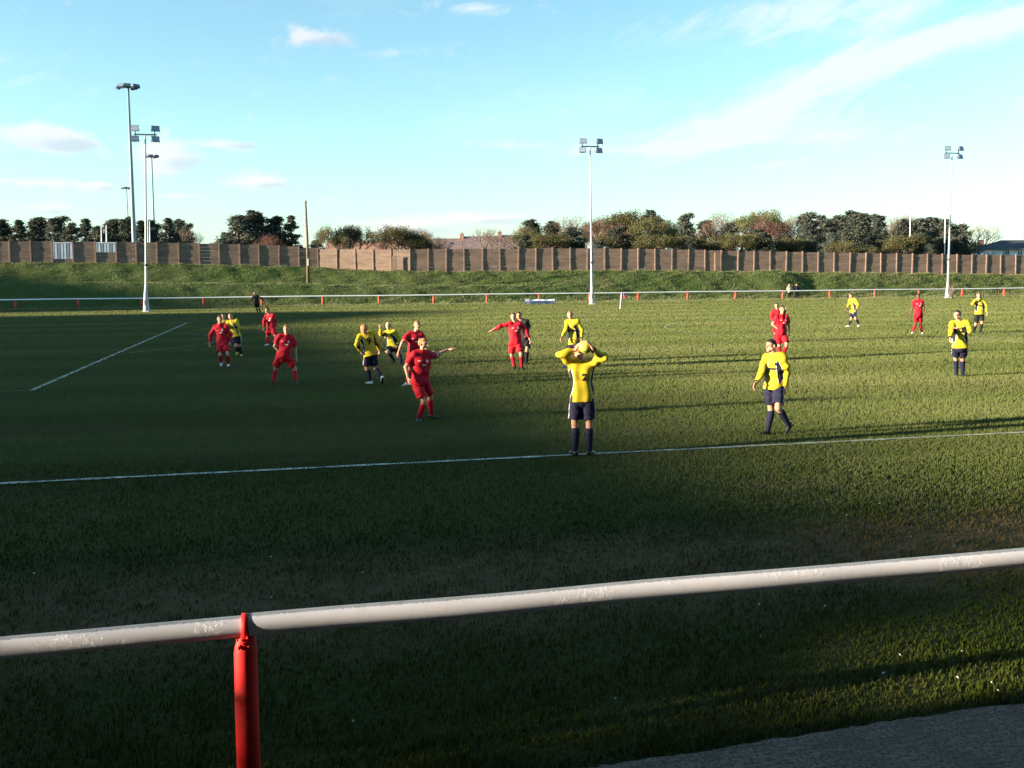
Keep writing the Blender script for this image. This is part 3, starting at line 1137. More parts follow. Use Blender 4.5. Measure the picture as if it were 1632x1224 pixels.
# pale steel cabin glimpsed through the broken bays
M_CAB = mat("cabin_steel", (0.36, 0.42, 0.50), 0.5, 0.4, var=0.15, vscale=1.2)
M_CABD = mat("cabin_dark", (0.14, 0.18, 0.23), 0.5, 0.4, var=0.15, vscale=1.2)
for (c0, c1, label) in ((78, 122, "pale steel cabin seen through the first broken fence bay"), (148, 190, "pale steel cabin seen through the second broken fence bay, near the white posts")):
    yy = fence_y(P((c0 + c1) / 2, 430, 98).x) + 7.0
    a, b_ = P(c0, 421, yy), P(c1, 421, yy + (P(c1, 421, yy).x - P(c0, 421, yy).x) * 0.15)
    z0 = 2.5
    z1 = P(c0, 386.5, yy).z
    cab = empty("steel_cabin", (a.x, a.y, z0))
    cab.rotation_euler = (0, 0, math.atan2(b_.y - a.y, b_.x - a.x))
    tag(cab, label, "cabin")
    L = (b_ - a).length
    MB().box((0, 0, 0), (L, 2.4, z1 - z0)).build("body", M_CABD, cab)
    nrib = 9
    for i in range(nrib):
        x0 = L * (i + 0.12) / nrib
        MB().box((x0, -0.05, 0.15), (x0 + L / nrib * 0.72, -0.003, z1 - z0 - 0.12)).build("panel", M_CAB if i % 3 else M_CABD, cab)
    MB().box((-0.06, -0.08, z1 - z0 - 0.10), (L + 0.06, 2.46, z1 - z0 + 0.03)).build("roof", M_CAB, cab)

# white rugby goals beyond the fence
M_WPOST = mat("goal_white", (0.78, 0.77, 0.74), 0.5, 0.3, var=0.05, vscale=1.0)


def rugby_goal(cA, tA, cB, tB, yA, yB, label, lean=0.0):
    a, b_ = P(cA, 420, yA), P(cB, 420, yB)
    a.z = b_.z = 2.3
    root = empty("rugby_goal", a)
    tag(root, label, "rugby goal", "white rugby goals beyond the fence")
    for p, tp, c, yy in ((a, tA, cA, yA), (b_, tB, cB, yB)):
        top = P(c + lean, tp, yy)
        MB().tube([tuple(p - a - Vector((0, 0, 0.3))), tuple(p - a + (top - p) * 0.5), tuple(top - a)], [0.09, 0.08, 0.05], 10).build("upright", M_WPOST, root, True)
    MB().tube([tuple(Vector((0, 0, 1.6))), tuple(b_ - a + Vector((0, 0, 1.6)))], 0.06, 8).build("crossbar", M_WPOST, root, True)


rugby_goal(162, 359, 170, 359, 128, 116, "white rugby goal posts above the broken bay of the left fence run", -0.7)
rugby_goal(236, 352, 239, 353, 150, 158, "white rugby goal seen almost edge-on behind the left grey floodlight mast", -0.5)
rugby_goal(1450, 330, 1505.5, 330, 150, 150, "white rugby goal in front of the trees on the right", 1.0)
rugby_goal(1074, 373, 1112, 371, 185, 185, "short distant white rugby goal in front of the central trees", 0.3)

# ------------------------------------------------------------------ trees beyond the fence
def leaf_mat(name, a, b_, objvar=0.25, trans=0.2):
    m = bpy.data.materials.new(name)
    m.use_nodes = True
    T = NT(m.node_tree)
    bs = T.n['Principled BSDF']
    bs.inputs['Roughness'].default_value = 0.8
    bs.inputs['Specular IOR Level'].default_value = 0.1
    g = T.new('ShaderNodeNewGeometry')
    oi = T.new('ShaderNodeObjectInfo')
    n1 = T.noise(g.outputs['Position'], 0.9, 4.0, 0.7)
    c = T.mix(T.rng(n1, 0.32, 0.68), a, b_)
    hs = T.new('ShaderNodeHueSaturation')
    T.put(hs.inputs['Color'], c)
    T.put(hs.inputs['Value'], T.m('MULTIPLY_ADD', oi.outputs['Random'], 2 * objvar, 1 - objvar))
    T.put(hs.inputs['Hue'], T.m('MULTIPLY_ADD', oi.outputs['Random'], 0.05, 0.475))
    T.put(bs.inputs['Base Color'], hs.outputs[0])
    tr = T.new('ShaderNodeBsdfTranslucent')
    T.put(tr.inputs[0], hs.outputs[0])
    mx = T.new('ShaderNodeMixShader')
    mx.inputs[0].default_value = trans
    T.l.new(bs.outputs[0], mx.inputs[1])
    T.l.new(tr.outputs[0], mx.inputs[2])
    T.l.new(mx.outputs[0], T.n['Material Output'].inputs[0])
    return m


M_PINE = leaf_mat("pine_needles", (0.044, 0.058, 0.054), (0.098, 0.106, 0.078))
M_OLIVE = leaf_mat("olive_leaves", (0.062, 0.068, 0.026), (0.135, 0.130, 0.055), trans=0.3)
M_BUD = leaf_mat("brown_buds", (0.105, 0.072, 0.045), (0.19, 0.13, 0.085), trans=0.25)
M_RUST = leaf_mat("rusty_buds", (0.11, 0.055, 0.045), (0.17, 0.09, 0.07), trans=0.25)
M_BARK = mat("bark", (0.13, 0.105, 0.085), 0.95, 0.05, var=0.35, vscale=4.0)
M_TWIG = mat("twigs", (0.17, 0.125, 0.105), 0.95, 0.05, var=0.3, vscale=3.0)


def leaf_cloud(centers, rads, per, size, flat=0.75, seed=0):
    g = np.random.default_rng(seed)
    n = len(centers) * per
    c = np.repeat(np.asarray(centers), per, 0)
    r = np.repeat(np.asarray(rads), per)
    d = g.normal(size=(n, 3))
    d /= np.linalg.norm(d, axis=1)[:, None]
    rad = g.uniform(0.03, 1.0, n) ** 0.5 * np.where(g.uniform(0, 1, n) < 0.34, g.uniform(1.0, 1.6, n), 1.0)
    p = c + d * (rad * r)[:, None] * np.array([1, 1, flat])
    # leaf planes lean outwards
    a = g.normal(size=(n, 3))
    nrm = d * 0.45 + a * 0.8 + np.array([0, 0, 0.25])
    nrm /= np.linalg.norm(nrm, axis=1)[:, None]
    u = np.cross(nrm, g.normal(size=(n, 3)))
    u /= np.linalg.norm(u, axis=1)[:, None] + 1e-9
    w = np.cross(nrm, u)
    s = g.uniform(0.6, 1.35, n)[:, None] * size
    v = np.empty((n, 4, 3))
    v[:, 0] = p - u * s
    v[:, 1] = p - w * s * 0.45
    v[:, 2] = p + u * s
    v[:, 3] = p + w * s * 0.45
    f = (np.arange(n) * 4)[:, None] + np.array([[0, 1, 2, 3]])
    return v.reshape(-1, 3), f


def conifer(seed, style):
    g = random.Random(seed)
    tr = MB()
    H = 12.0
    bend = g.uniform(-0.3, 0.3)
    tr.tube([(0, 0, -1), (bend * 0.4, 0, H * 0.35), (bend, 0.1, H * 0.7), (bend * 0.8, 0, H * 0.97)], [0.28, 0.22, 0.14, 0.04], 8)
    cs, rs = [], []
    nl = 170 if style == 'pine' else 110
    for i in range(nl):
        t = g.uniform(0, 1)
        z = H * (0.06 + 0.92 * t)
        if style == 'pine':
            wmax = 2.3 * (1.0 - max(0, t - 0.55) ** 1.3 * 2.0) * (0.75 + 0.35 * math.sin(t * 9 + seed))
            if seed % 2 == 0:
                wmax = 2.4 * (1.03 - t) ** 0.7 * (0.72 + 0.4 * math.sin(t * 13 + seed))
            wmax = 0.5 * max(0.30, wmax) + 0.5 * 2.7 * (1.04 - t) ** 0.6
            rr_ = g.uniform(0.5, 1.1) * (1.15 - 0.55 * t)
        else:
            wmax = 2.2 * (1.02 - t) ** 0.85
            rr_ = 0.25 + 0.55 * (1 - t)
        a = g.uniform(0, 2 * math.pi)
        if style == 'pine':
            wmax *= 0.62 + 0.55 * abs(math.sin(t * 5 + 1.5 * a + seed))
        q = wmax * math.sqrt(g.uniform(0.05, 1))
        c = (bend * t + q * math.cos(a), q * math.sin(a), z - (0.25 * q if style != 'pine' else -0.1 * q))
        cs.append(c)
        rs.append(rr_)
        if i % 2 == 0:
            tr.tube([(bend * t, 0, z - 0.5), (c[0] * 0.9, c[1] * 0.9, c[2])], [0.06, 0.02], 5, cap=False)
    cs.append((bend * 0.8, 0, H * 0.96))
    rs.append(0.35)
    v, f = leaf_cloud(cs, rs, 65, 0.17, 0.78, seed)
    return tr.mesh("trunk", M_BARK, True), mesh_np("crown", v, f, (M_PINE,))


def broadleaf(seed, leafmat, per, leafsize, spread=1.0, twigmat=None, depth=5):
    g = random.Random(seed)
    H = 11.0
    tr, tw = MB(), MB()
    tips = []

    def br(p, d, ln, r, dep):
        q = p + d * ln * 0.5 + Vector((g.uniform(-1, 1), g.uniform(-1, 1), 0)) * ln * 0.06
        e = p + d * ln
        (tr if dep > 2 else tw).tube([p, q, e], [r, r * 0.82, r * 0.62], 7 if dep > 3 else (5 if dep > 2 else 3), cap=False)
        if dep == 0:
            tips.append(e)
            return
        n = g.choice((3, 3, 4)) if dep > 1 else 3
        a0 = g.uniform(0, 6.28)
        for i in range(n):
            a = a0 + 6.283 * i / n + g.uniform(-0.5, 0.5)
            ax = Vector((math.cos(a), math.sin(a), 0))
            side = (ax - d * ax.dot(d)).normalized()
            k = g.uniform(0.35, 0.85) * spread
            nd = (d + side * k + Vector((0, 0, 0.22))).normalized()
            st = e if i else p + d * ln * 0.75
            br(st, nd, ln * g.uniform(0.62, 0.82), r * 0.58, dep - 1)
        if dep <= 2:
            tips.append(e)

    br(Vector((0, 0, -0.8)), Vector((g.uniform(-.08, .08), g.uniform(-.08, .08), 1)).normalized(), H * 0.27, 0.26, depth)
    # fine twigs are part of the crown
    tm_ = tw
    v0 = np.array(tm_.v)
    f0 = np.array([q for q in tm_.f if len(q) == 4])
    if per > 0:
        v1, f1 = leaf_cloud([tuple(t) for t in tips], [0.55] * len(tips), per, leafsize, 0.9, seed)
        vv = np.concatenate([v0, v1])
        ff = np.concatenate([f0, f1 + len(v0)])
        mi_ = np.concatenate([np.zeros(len(f0), int), np.ones(len(f1), int)])
    else:
        vv, ff, mi_ = v0, f0, np.zeros(len(f0), int)
    return tr.mesh("trunk", M_BARK, True), mesh_np("crown", vv, ff, (twigmat or M_TWIG, leafmat), mi_)


VARS = {
    'pine': [conifer(s, 'pine') for s in (1, 2, 3, 4, 5)],
    'spruce': [conifer(s, 'spruce') for s in (11, 13)],
    'olive': [broadleaf(s, M_OLIVE, 14, 0.11) for s in (21, 22, 23)],
    'bud': [broadleaf(s, M_BUD, 9, 0.075) for s in (31, 32)],
    'rust': [broadleaf(s, M_RUST, 11, 0.08) for s in (41, 42)],
    'bare': [broadleaf(s, M_BUD, 3, 0.05) for s in (51, 52)],
}
KINDWORD = {'pine': 'dark green pine', 'spruce': 'pointed dark spruce', 'olive': 'olive green leafing tree', 'bud': 'pale brown budding tree',
            'rust': 'rusty brown tree', 'bare': 'bare twiggy tree'}
TREES = []


def vary(mesh_list, i):
    return mesh_list[i % len(mesh_list)]


def tree(kind, cx, top, y, wpx, i, label, zb=2.2, name=None, grp="trees beyond the fence", cat="tree"):
    tmesh, cmesh = vary(VARS[kind], i)
    b_ = P(cx, 415, y)
    b_.z = zb
    topz = P(cx, top, y).z
    zs = [v.co.z for v in cmesh.vertices[0:0]]
    root = empty(name or {'pine': 'pine_tree', 'spruce': 'spruce_tree'}.get(kind, 'broadleaf_tree'), b_, rnd.uniform(0, 6.28))
    tag(root, label, cat, grp)
    bbz, bbx = MESHH[cmesh.name]
    s = (topz - zb) / bbz
    sw = wpx * (1.3 if cat == 'tree' else 1.15) * y / FPX / bbx
    sw = max(0.6 * s, min(1.9 * s, sw))
    root.scale = (sw, sw, s)
    obj("trunk", tmesh, root)
    obj("crown", cmesh, root)


MESHH = {}
for kk, lst in VARS.items():
    for tm_, cm_ in lst:
        co = np.empty(len(cm_.vertices) * 3, np.float32)
        cm_.vertices.foreach_get("co", co)
        co = co.reshape(-1, 3)
        MESHH[cm_.name] = (float(np.percentile(co[:, 2], 99.7)), float(np.percentile(co[:, 0], 97.5) - np.percentile(co[:, 0], 2.5)))

LEFT = [('pine', -40, 352, 40), ('pine', 6, 351, 36), ('spruce', 33, 351, 36), ('pine', 62, 347, 40), ('pine', 95, 346, 48), ('pine', 116, 356, 26), ('spruce', 139, 349, 38),
        ('pine', 158, 361, 26), ('pine', 181, 350, 40), ('pine', 206, 347, 36), ('spruce', 227, 352, 34), ('pine', 247, 352, 30), ('spruce', 270, 348, 36), ('pine', 287, 350, 26), ('pine', 300, 357, 24)]
for i, (k_, cx, top, w) in enumerate(LEFT):
    tree(k_, cx, top, 165 + (i * 37 % 23), w, i, ("dark pine just outside the left edge of the frame" if i == 0 else ORD[i - 1] + " dark conifer from the left edge, left tree group"))
tree('bare', 309, 361, 172, 22, 1, "bare twiggy tree at the right end of the left pine group")
CLUMP = [('pine', 383, 344, 66, "broad pine at the left of the dense clump beside the wooden pole"), ('pine', 409, 337, 70, "tallest pine in the dense clump beside the wooden pole"),
         ('pine', 440, 346, 64, "rounded pine in the middle right of the dense clump beside the wooden pole"), ('spruce', 464, 344, 40, "pointed dark spruce next to the wooden pole")]
for i, (k_, cx, top, w, lb) in enumerate(CLUMP):
    tree(k_, cx, top, 150 + i * 3, w, i + 2, lb)
tree('rust', 432, 374, 143, 30, 0, "low rusty bush in front of the dense pine clump")
tree('pine', 504, 383, 190, 26, 3, "low dark pine top peeping over the fence right of the wooden pole")
tree('pine', 361, 371, 160, 22, 1, "small pine at the foot of the dense clump, its leftmost")
MIDS = [('olive', 541, 361, 40, "pale green round tree above the sunlit fence run, left one of two"), ('olive', 562, 358, 42, "pale green round tree above the sunlit fence run, right one of two"),
        ('olive', 634, 360, 46, "olive green tree in front of the long roof, left of a brown one"), ('bud', 655, 364, 44, "brown budding tree in front of the long roof"),
        ('olive', 676, 379, 30, "low olive bush in front of the long roof"), ('bare', 699, 375, 30, "small bare bush in front of the terrace roofs"),
        ('bare', 780, 361, 44, "bare pinkish tree between the two chimneys"), ('bare', 615, 372, 24, "thin bare shrub at a chimney of the long roof")]
for i, (k_, cx, top, w, lb) in enumerate(MIDS):
    tree(k_, cx, top, 150 + (i * 11 % 17), w, i, lb)
RIGHT = [('bare', 829, 356, 26), ('pine', 848, 351, 44), ('olive', 843, 366, 34), ('pine', 882, 354, 44), ('bud', 917, 342, 50), ('pine', 912, 362, 38), ('olive', 940, 352, 40), ('bud', 966, 346, 42),
         ('olive', 992, 337, 56), ('pine', 985, 362, 42), ('pine', 1036, 336, 36), ('olive', 1022, 350, 40), ('olive', 1058, 345, 44), ('bare', 1055, 360, 44), ('pine', 1092, 341, 34),
         ('olive', 1082, 358, 38), ('bud', 1138, 336, 60), ('pine', 1126, 352, 46), ('pine', 1160, 356, 44), ('olive', 1196, 337, 54), ('bare', 1226, 330, 60), ('rust', 1222, 347, 56),
         ('olive', 1190, 372, 40), ('bud', 1258, 342, 44), ('pine', 1286, 339, 38), ('pine', 1308, 344, 40), ('pine', 1330, 344, 38), ('pine', 1354, 337, 42), ('pine', 1372, 340, 40),
         ('pine', 1396, 342, 38), ('bud', 1418, 344, 46), ('pine', 1440, 350, 40), ('pine', 1464, 349, 40), ('pine', 1486, 347, 40), ('bare', 1432, 338, 40), ('pine', 1504, 350, 34), ('pine', 1528, 358, 34),
         ('bare', 1553, 356, 46), ('olive', 1100, 376, 50), ('pine', 1250, 372, 44), ('olive', 1270, 378, 36), ('pine', 1400, 366, 60), ('pine', 1345, 366, 60), ('pine', 1205, 366, 60), ('pine', 1530, 376, 60), ('pine', 1465, 372, 60)]
cnt = {}
order = sorted(range(len(RIGHT)), key=lambda i: RIGHT[i][1])
rank = {}
for i in order:
    k_ = RIGHT[i][0]
    cnt[k_] = cnt.get(k_, 0) + 1
    rank[i] = cnt[k_]


def ordw(n):
    tens = ['twenty', 'thirty']
    if n <= 20:
        return ORD[n - 1]
    return 'twenty-' + ORD[n - 21]


for i, (k_, cx, top, w) in enumerate(RIGHT):
    if k_ == 'bare' and cx == 1055:
        lb = "pale bare tree with many bright upright limbs in the long wood on the right"
    else:
        lb = "%s %s from the left in the long wood" % (ordw(rank[i]), KINDWORD[k_])
    yy = 150 + (i * 53 % 41)
    if top > 360:
        yy = 138 + (i * 7 % 9)
    tree(k_, cx, top, yy, w, i, lb)
for i in range(19):
    cx = 836 + i * 38 + rnd.uniform(-8, 8)
    tree(['pine', 'olive', 'pine', 'pine', 'olive'][i % 5], cx, rnd.uniform(366, 384) + (i > 15) * 6, 134 + (i * 5 % 7), rnd.uniform(46, 64), i + 1,
         ORD[i] + " low bush from the left at the foot of the long wood", name="bush", grp="bushes at the foot of the wood", cat="bush")
# small leafless shrub by the right mast
sb = G(1519, 476)
sh = empty("bare_shrub", (sb.x, sb.y + 0.6, 0))
tag(sh, "thin leafless shrub leaning beside the right floodlight mast", "shrub")
for i in range(9):
    a = rnd.uniform(-0.7, 0.7)
    h_ = rnd.uniform(0.9, 1.9)
    x0 = rnd.uniform(-0.25, 0.25)
    MB().tube([(x0, 0, -0.05), (x0 + a * 0.25, rnd.uniform(-.2, .2), h_ * 0.5), (x0 + a * 0.6, rnd.uniform(-.3, .3), h_)], [0.028, 0.02, 0.01], 5).build("stem", M_TWIG, sh)

# ------------------------------------------------------------------ houses beyond the fence
M_BRICK = mat("house_brick", (0.24, 0.145, 0.115), 0.9, 0.1, var=0.25, vscale=1.5)
M_ROOF = mat("slate_roof", (0.155, 0.115, 0.115), 0.85, 0.2, var=0.22, vscale=1.0)
M_ROOFR = mat("tile_roof", (0.24, 0.135, 0.100), 0.85, 0.2, var=0.25, vscale=1.0)
M_ROOFD = mat("dark_roof", (0.055, 0.062, 0.080), 0.8, 0.2, var=0.2, vscale=1.0)
M_WWALL = mat("white_render", (0.70, 0.71, 0.72), 0.9, 0.1, var=0.08, vscale=1.0)
M_WIN = mat("window_glass", (0.035, 0.045, 0.06), 0.12, 0.5)
M_WFR = mat("window_frame", (0.7, 0.7, 0.68), 0.6, 0.2)


def window(parent, x, z, w, h, y=-0.0, sub=True):
    f = MB()
    for (a, b_) in (((x, y - 0.06, z), (x + w, y - 0.003, z + 0.08)), ((x, y - 0.06, z + h - 0.08), (x + w, y - 0.003, z + h)),
                    ((x, y - 0.06, z + 0.08), (x + 0.08, y - 0.003, z + h - 0.08)), ((x + w - 0.08, y - 0.06, z + 0.08), (x + w, y - 0.003, z + h - 0.08)),
                    ((x + w / 2 - 0.03, y - 0.055, z + 0.08), (x + w / 2 + 0.03, y - 0.006, z + h - 0.08))):
        f.box(a, b_)
    fo = f.build("window", M_WFR, parent)
    MB().box((x + 0.08, y - 0.03, z + 0.08), (x + w - 0.08, y - 0.004, z + h - 0.08)).build("pane", M_WIN, fo)
    return fo


def terrace(c0, c1, ytop, depth, label, roofmat, chim, skylights=()):
    a, b_ = P(c0, 420, depth), P(c1, 420, depth)
    zb = 2.0
    zt = P((c0 + c1) / 2, ytop, depth).z
    L = b_.x - a.x
    root = empty("terraced_house", (a.x, a.y, zb))
    tag(root, label, "house", "row of houses beyond the fence")
    D = 8.0
    ze = max(2.2, (zt - zb) - 3.0)
    w = MB()
    w.add([(0, 0, 0), (L, 0, 0), (L, D, 0), (0, D, 0), (0, 0, ze), (L, 0, ze), (L, D, ze), (0, D, ze), (0, D / 2, zt - zb - 0.12), (L, D / 2, zt - zb - 0.12)],
          [(0, 1, 5, 4), (1, 2, 6, 9, 5), (2, 3, 7, 6), (3, 0, 4, 8, 7)])
    w.build("wall", M_BRICK, root)
    r_ = MB()
    e = 0.3
    k = (zt - zb - ze) / (D / 2)
    r_.add([(-0.02, -e, ze - e * k), (L + 0.02, -e, ze - e * k), (L + 0.02, D / 2, zt - zb), (-0.02, D / 2, zt - zb), (-0.02, -e, ze - e * k + 0.1), (L + 0.02, -e, ze - e * k + 0.1), (L + 0.02, D / 2, zt - zb + 0.1), (-0.02, D / 2, zt - zb + 0.1),
            (-0.02, D + e, ze - e * k), (L + 0.02, D + e, ze - e * k), (-0.02, D + e, ze - e * k + 0.1), (L + 0.02, D + e, ze - e * k + 0.1)],
           [(4, 5, 6, 7), (0, 3, 2, 1), (0, 1, 5, 4), (7, 6, 11, 10), (8, 9, 2, 3), (8, 10, 11, 9), (0, 4, 7, 3), (1, 2, 6, 5), (3, 7, 10, 8), (2, 9, 11, 6)])
    ro = r_.build("roof", roofmat, root)
    ridge = MB().tube([(0, D / 2, zt - zb + 0.1), (L, D / 2, zt - zb + 0.1)], 0.12, 6).build("ridge_tiles", roofmat, ro)
    for cx in chim:
        x = (cx - c0) / (c1 - c0) * L
        c = MB().box((x - 0.42, D / 2 - 0.6, zt - zb - 0.9), (x + 0.42, D / 2 + 0.6, zt - zb + 1.05))
        c.box((x - 0.5, D / 2 - 0.68, zt - zb + 1.05), (x + 0.5, D / 2 + 0.68, zt - zb + 1.2))
        for q in (-0.3, 0.3):
            c.tube([(x, D / 2 + q, zt - zb + 1.2), (x, D / 2 + q, zt - zb + 1.6)], 0.13, 8)
        c.build("chimney", M_BRICK, ro)
    for cx in skylights:
        x = (cx - c0) / (c1 - c0) * L
        yy = D / 2 * 0.55
        zz = ze + yy * k + 0.12
        MB().add([(x, yy, zz), (x + 0.9, yy, zz), (x + 0.9, yy + 0.75, zz + 0.75 * k), (x, yy + 0.75, zz + 0.75 * k)], [(0, 1, 2, 3)]).build("skylight", M_WIN, ro)
    for i in range(3):
        window(root, L * (i + 0.3) / 3, 0.9, 1.2, 1.2)
    return root


terrace(517, 618, 384, 210, "low long brown tiled roof behind the two pale round trees", M_ROOFR, [616])
terrace(619, 676, 381.5, 210, "brown roofed house behind the olive and brown trees", M_ROOFR, [674])
terrace(677, 736, 380.5, 205, "grey roofed terraced house with a small roof window", M_ROOF, [735], [716])
terrace(737, 797.5, 377, 205, "taller grey roofed terraced house between the two chimneys", M_ROOF, [796.5])
terrace(798.5, 850, 375, 205, "end terraced house with grey roof touching the long wood", M_ROOF, [])

# white house at the right edge
hy = 175
a = P(1586, 420, hy)
root = empty("white_house", (a.x, a.y, 2.0))
tag(root, "white rendered house with dark hipped roof at the right edge", "house")
L = 13.0
ze = P(1590, 395.5, hy).z - 2.0
zr = P(1612, 381.5, hy).z - 2.0
D = 9.0
MB().add([(0, 0, 0), (L, 0, 0), (L, D, 0), (0, D, 0), (0, 0, ze), (L, 0, ze), (L, D, ze), (0, D, ze)], [(0, 1, 5, 4), (1, 2, 6, 5), (2, 3, 7, 6), (3, 0, 4, 7)]).build("wall", M_WWALL, root)
ov = 0.5
rf = MB().add([(-ov, -ov, ze - 0.1), (L + ov, -ov, ze - 0.1), (L + ov, D + ov, ze - 0.1), (-ov, D + ov, ze - 0.1), (3.3, D / 2, zr), (L - 3.3, D / 2, zr)],
              [(0, 1, 5, 4), (2, 3, 4, 5), (3, 0, 4), (1, 2, 5), (0, 3, 2, 1)]).build("roof", M_ROOFD, root)
MB().box((-ov - 0.03, -ov - 0.08, ze - 0.30), (L + ov + 0.03, -ov + 0.04, ze - 0.10)).build("gutter", M_DARKSTEEL, rf)
MB().box((L - 5.2, D / 2 - .5, zr - .6), (L - 4.2, D / 2 + .5, zr + 1.1)).build("chimney", M_BRICK, rf)
for x in (1.7, 4.1, 7.0, 10.0):
    window(root, x, ze - 1.35, 0.95, 1.0)
    window(root, x, ze - 3.6, 0.95, 1.2)
MB().box((1.45, -0.05, 0.0), (1.55, -0.003, ze)).build("downpipe", M_DARKSTEEL, root)
a2 = P(1568, 420, hy + 6)
wing = empty("brick_outbuilding", (a2.x, a2.y, 2.0))
tag(wing, "low dark roofed brick building with red chimney left of the white house", "house")
zt = P(1575, 389, hy + 6).z - 2.0
MB().box((0, 0, 0), (4.6, 6, zt - 1.8)).build("wall", M_BRICK, wing)
wr = MB().add([(-.2, -.3, zt - 1.9), (4.8, -.3, zt - 1.9), (4.8, 3, zt), (-.2, 3, zt), (-.2, 6.3, zt - 1.9), (4.8, 6.3, zt - 1.9)], [(0, 1, 2, 3), (3, 2, 5, 4), (0, 3, 4), (1, 5, 2), (0, 4, 5, 1)]).build("roof", M_ROOFD, wing)
MB().box((0.3, 2.4, zt - 0.9), (1.1, 3.4, zt + 0.9)).build("chimney", M_ROOFR, wr)

# ------------------------------------------------------------------ shade blocks added unseen on the left to cast the long evening shade
TANE = math.tan(SUN_EL)


def shade_hall(b0, b1, dist, label, thick=14.0):
    """unseen hall-shaped block whose ridge throws the shade edge b0-b1 on the pitch"""
    e0 = Vector((b0[0], b0[1], 0)) - LDIR * dist
    e1 = Vector((b1[0], b1[1], 0)) - LDIR * dist
    h = dist * TANE
    d = (e1 - e0)
    root = empty("shade_block", e0, math.atan2(d.y, d.x))
    tag(root, label, "hall", "added shade blocks out of frame to the left")
    Lh = d.length
    D = thick
    ze = h - 2.2
    MB().add([(0, 0, 0), (Lh, 0, 0), (Lh, D, 0), (0, D, 0), (0, 0, ze), (Lh, 0, ze), (Lh, D, ze), (0, D, ze), (0, D / 2, h - .1), (Lh, D / 2, h - .1)],
             [(0, 1, 5, 4), (1, 2, 6, 9, 5), (2, 3, 7, 6), (3, 0, 4, 8, 7)]).build("wall", M_BRICK, root)
    MB().add([(-.3, -.5, ze - .2), (Lh + .3, -.5, ze - .2), (Lh + .3, D / 2, h), (-.3, D / 2, h), (-.3, D + .5, ze - .2), (Lh + .3, D + .5, ze - .2)],
             [(0, 1, 2, 3), (3, 2, 5, 4)]).build("roof", M_ROOFD, root)


shade_hall((-16.0, 49.0), (2.2, 6.7), 110.0, "large hall-shaped shade block added out of frame on the left, nearest of the three")
shade_hall((-10.0, 76.0), (-20.0, 53.5), 118.0, "second hall-shaped shade block added out of frame beyond the first")
shade_hall((-42.0, 104.0), (-27.0, 79.0), 125.0, "third hall-shaped shade block added out of frame, farthest of the three")

# ------------------------------------------------------------------ people
def surface_nets(f, org, h):
    """mesh of the zero level of a sampled distance field"""
    ins = f < 0
    nx, ny, nz = f.shape
    c = np.zeros((nx - 1, ny - 1, nz - 1), np.int8)
    for dx_ in (0, 1):
        for dy_ in (0, 1):
            for dz_ in (0, 1):
                c += ins[dx_:nx - 1 + dx_, dy_:ny - 1 + dy_, dz_:nz - 1 + dz_]
    act = (c > 0) & (c < 8)
    I, J, K = np.nonzero(act)
    n = len(I)
    if n == 0:
        return np.zeros((0, 3)), np.zeros((0, 4), int)
    idx = -np.ones(act.shape, np.int32)
    idx[I, J, K] = np.arange(n)
    acc = np.zeros((n, 3))
    cnt = np.zeros(n)
    cor = [(a, b_, d) for a in (0, 1) for b_ in (0, 1) for d in (0, 1)]
    for a in cor:
        for ax in range(3):
            if a[ax]:
                continue
            b_ = list(a)
            b_[ax] = 1
            va = f[I + a[0], J + a[1], K + a[2]]
            vb = f[I + b_[0], J + b_[1], K + b_[2]]
            cr = (va < 0) != (vb < 0)
            t = np.where(cr, va / np.where(cr, va - vb, 1.0), 0)
            p = np.zeros((n, 3))
            p[:] = a
            p[:, ax] += t
            acc += p * cr[:, None]
            cnt += cr
    V = acc / cnt[:, None] + np.stack([I, J, K], 1)
    V = V * h + org
    F = []
    for ax in range(3):
        sl0 = [slice(None)] * 3
        sl1 = [slice(None)] * 3
        sl0[ax] = slice(0, -1)
        sl1[ax] = slice(1, None)
        a, b_ = ins[tuple(sl0)], ins[tuple(sl1)]
        for flip, mask in ((False, a & ~b_), (True, ~a & b_)):
            i, j, k = np.nonzero(mask)
            o1, o2 = [q for q in range(3) if q != ax]
            base_ = np.stack([i, j, k], 1)
            ok = (base_[:, o1] > 0) & (base_[:, o2] > 0) & (base_[:, o1] < f.shape[o1] - 1) & (base_[:, o2] < f.shape[o2] - 1)
            base_ = base_[ok]
            if not len(base_):
                continue
            quad = []
            for d1, d2 in ((-1, -1), (0, -1), (0, 0), (-1, 0)):
                q = base_.copy()
                q[:, o1] += d1
                q[:, o2] += d2
                quad.append(idx[q[:, 0], q[:, 1], q[:, 2]])
            q = np.stack(quad, 1)
            if flip != (ax == 1):
                q = q[:, ::-1]
            F.append(q)
    F = np.concatenate(F)
    F = F[(F >= 0).all(1)]
    return V, F


def smin(a, b_, k):
    h = np.clip(0.5 + 0.5 * (b_ - a) / k, 0, 1)
    return b_ * (1 - h) + a * h - k * h * (1 - h)


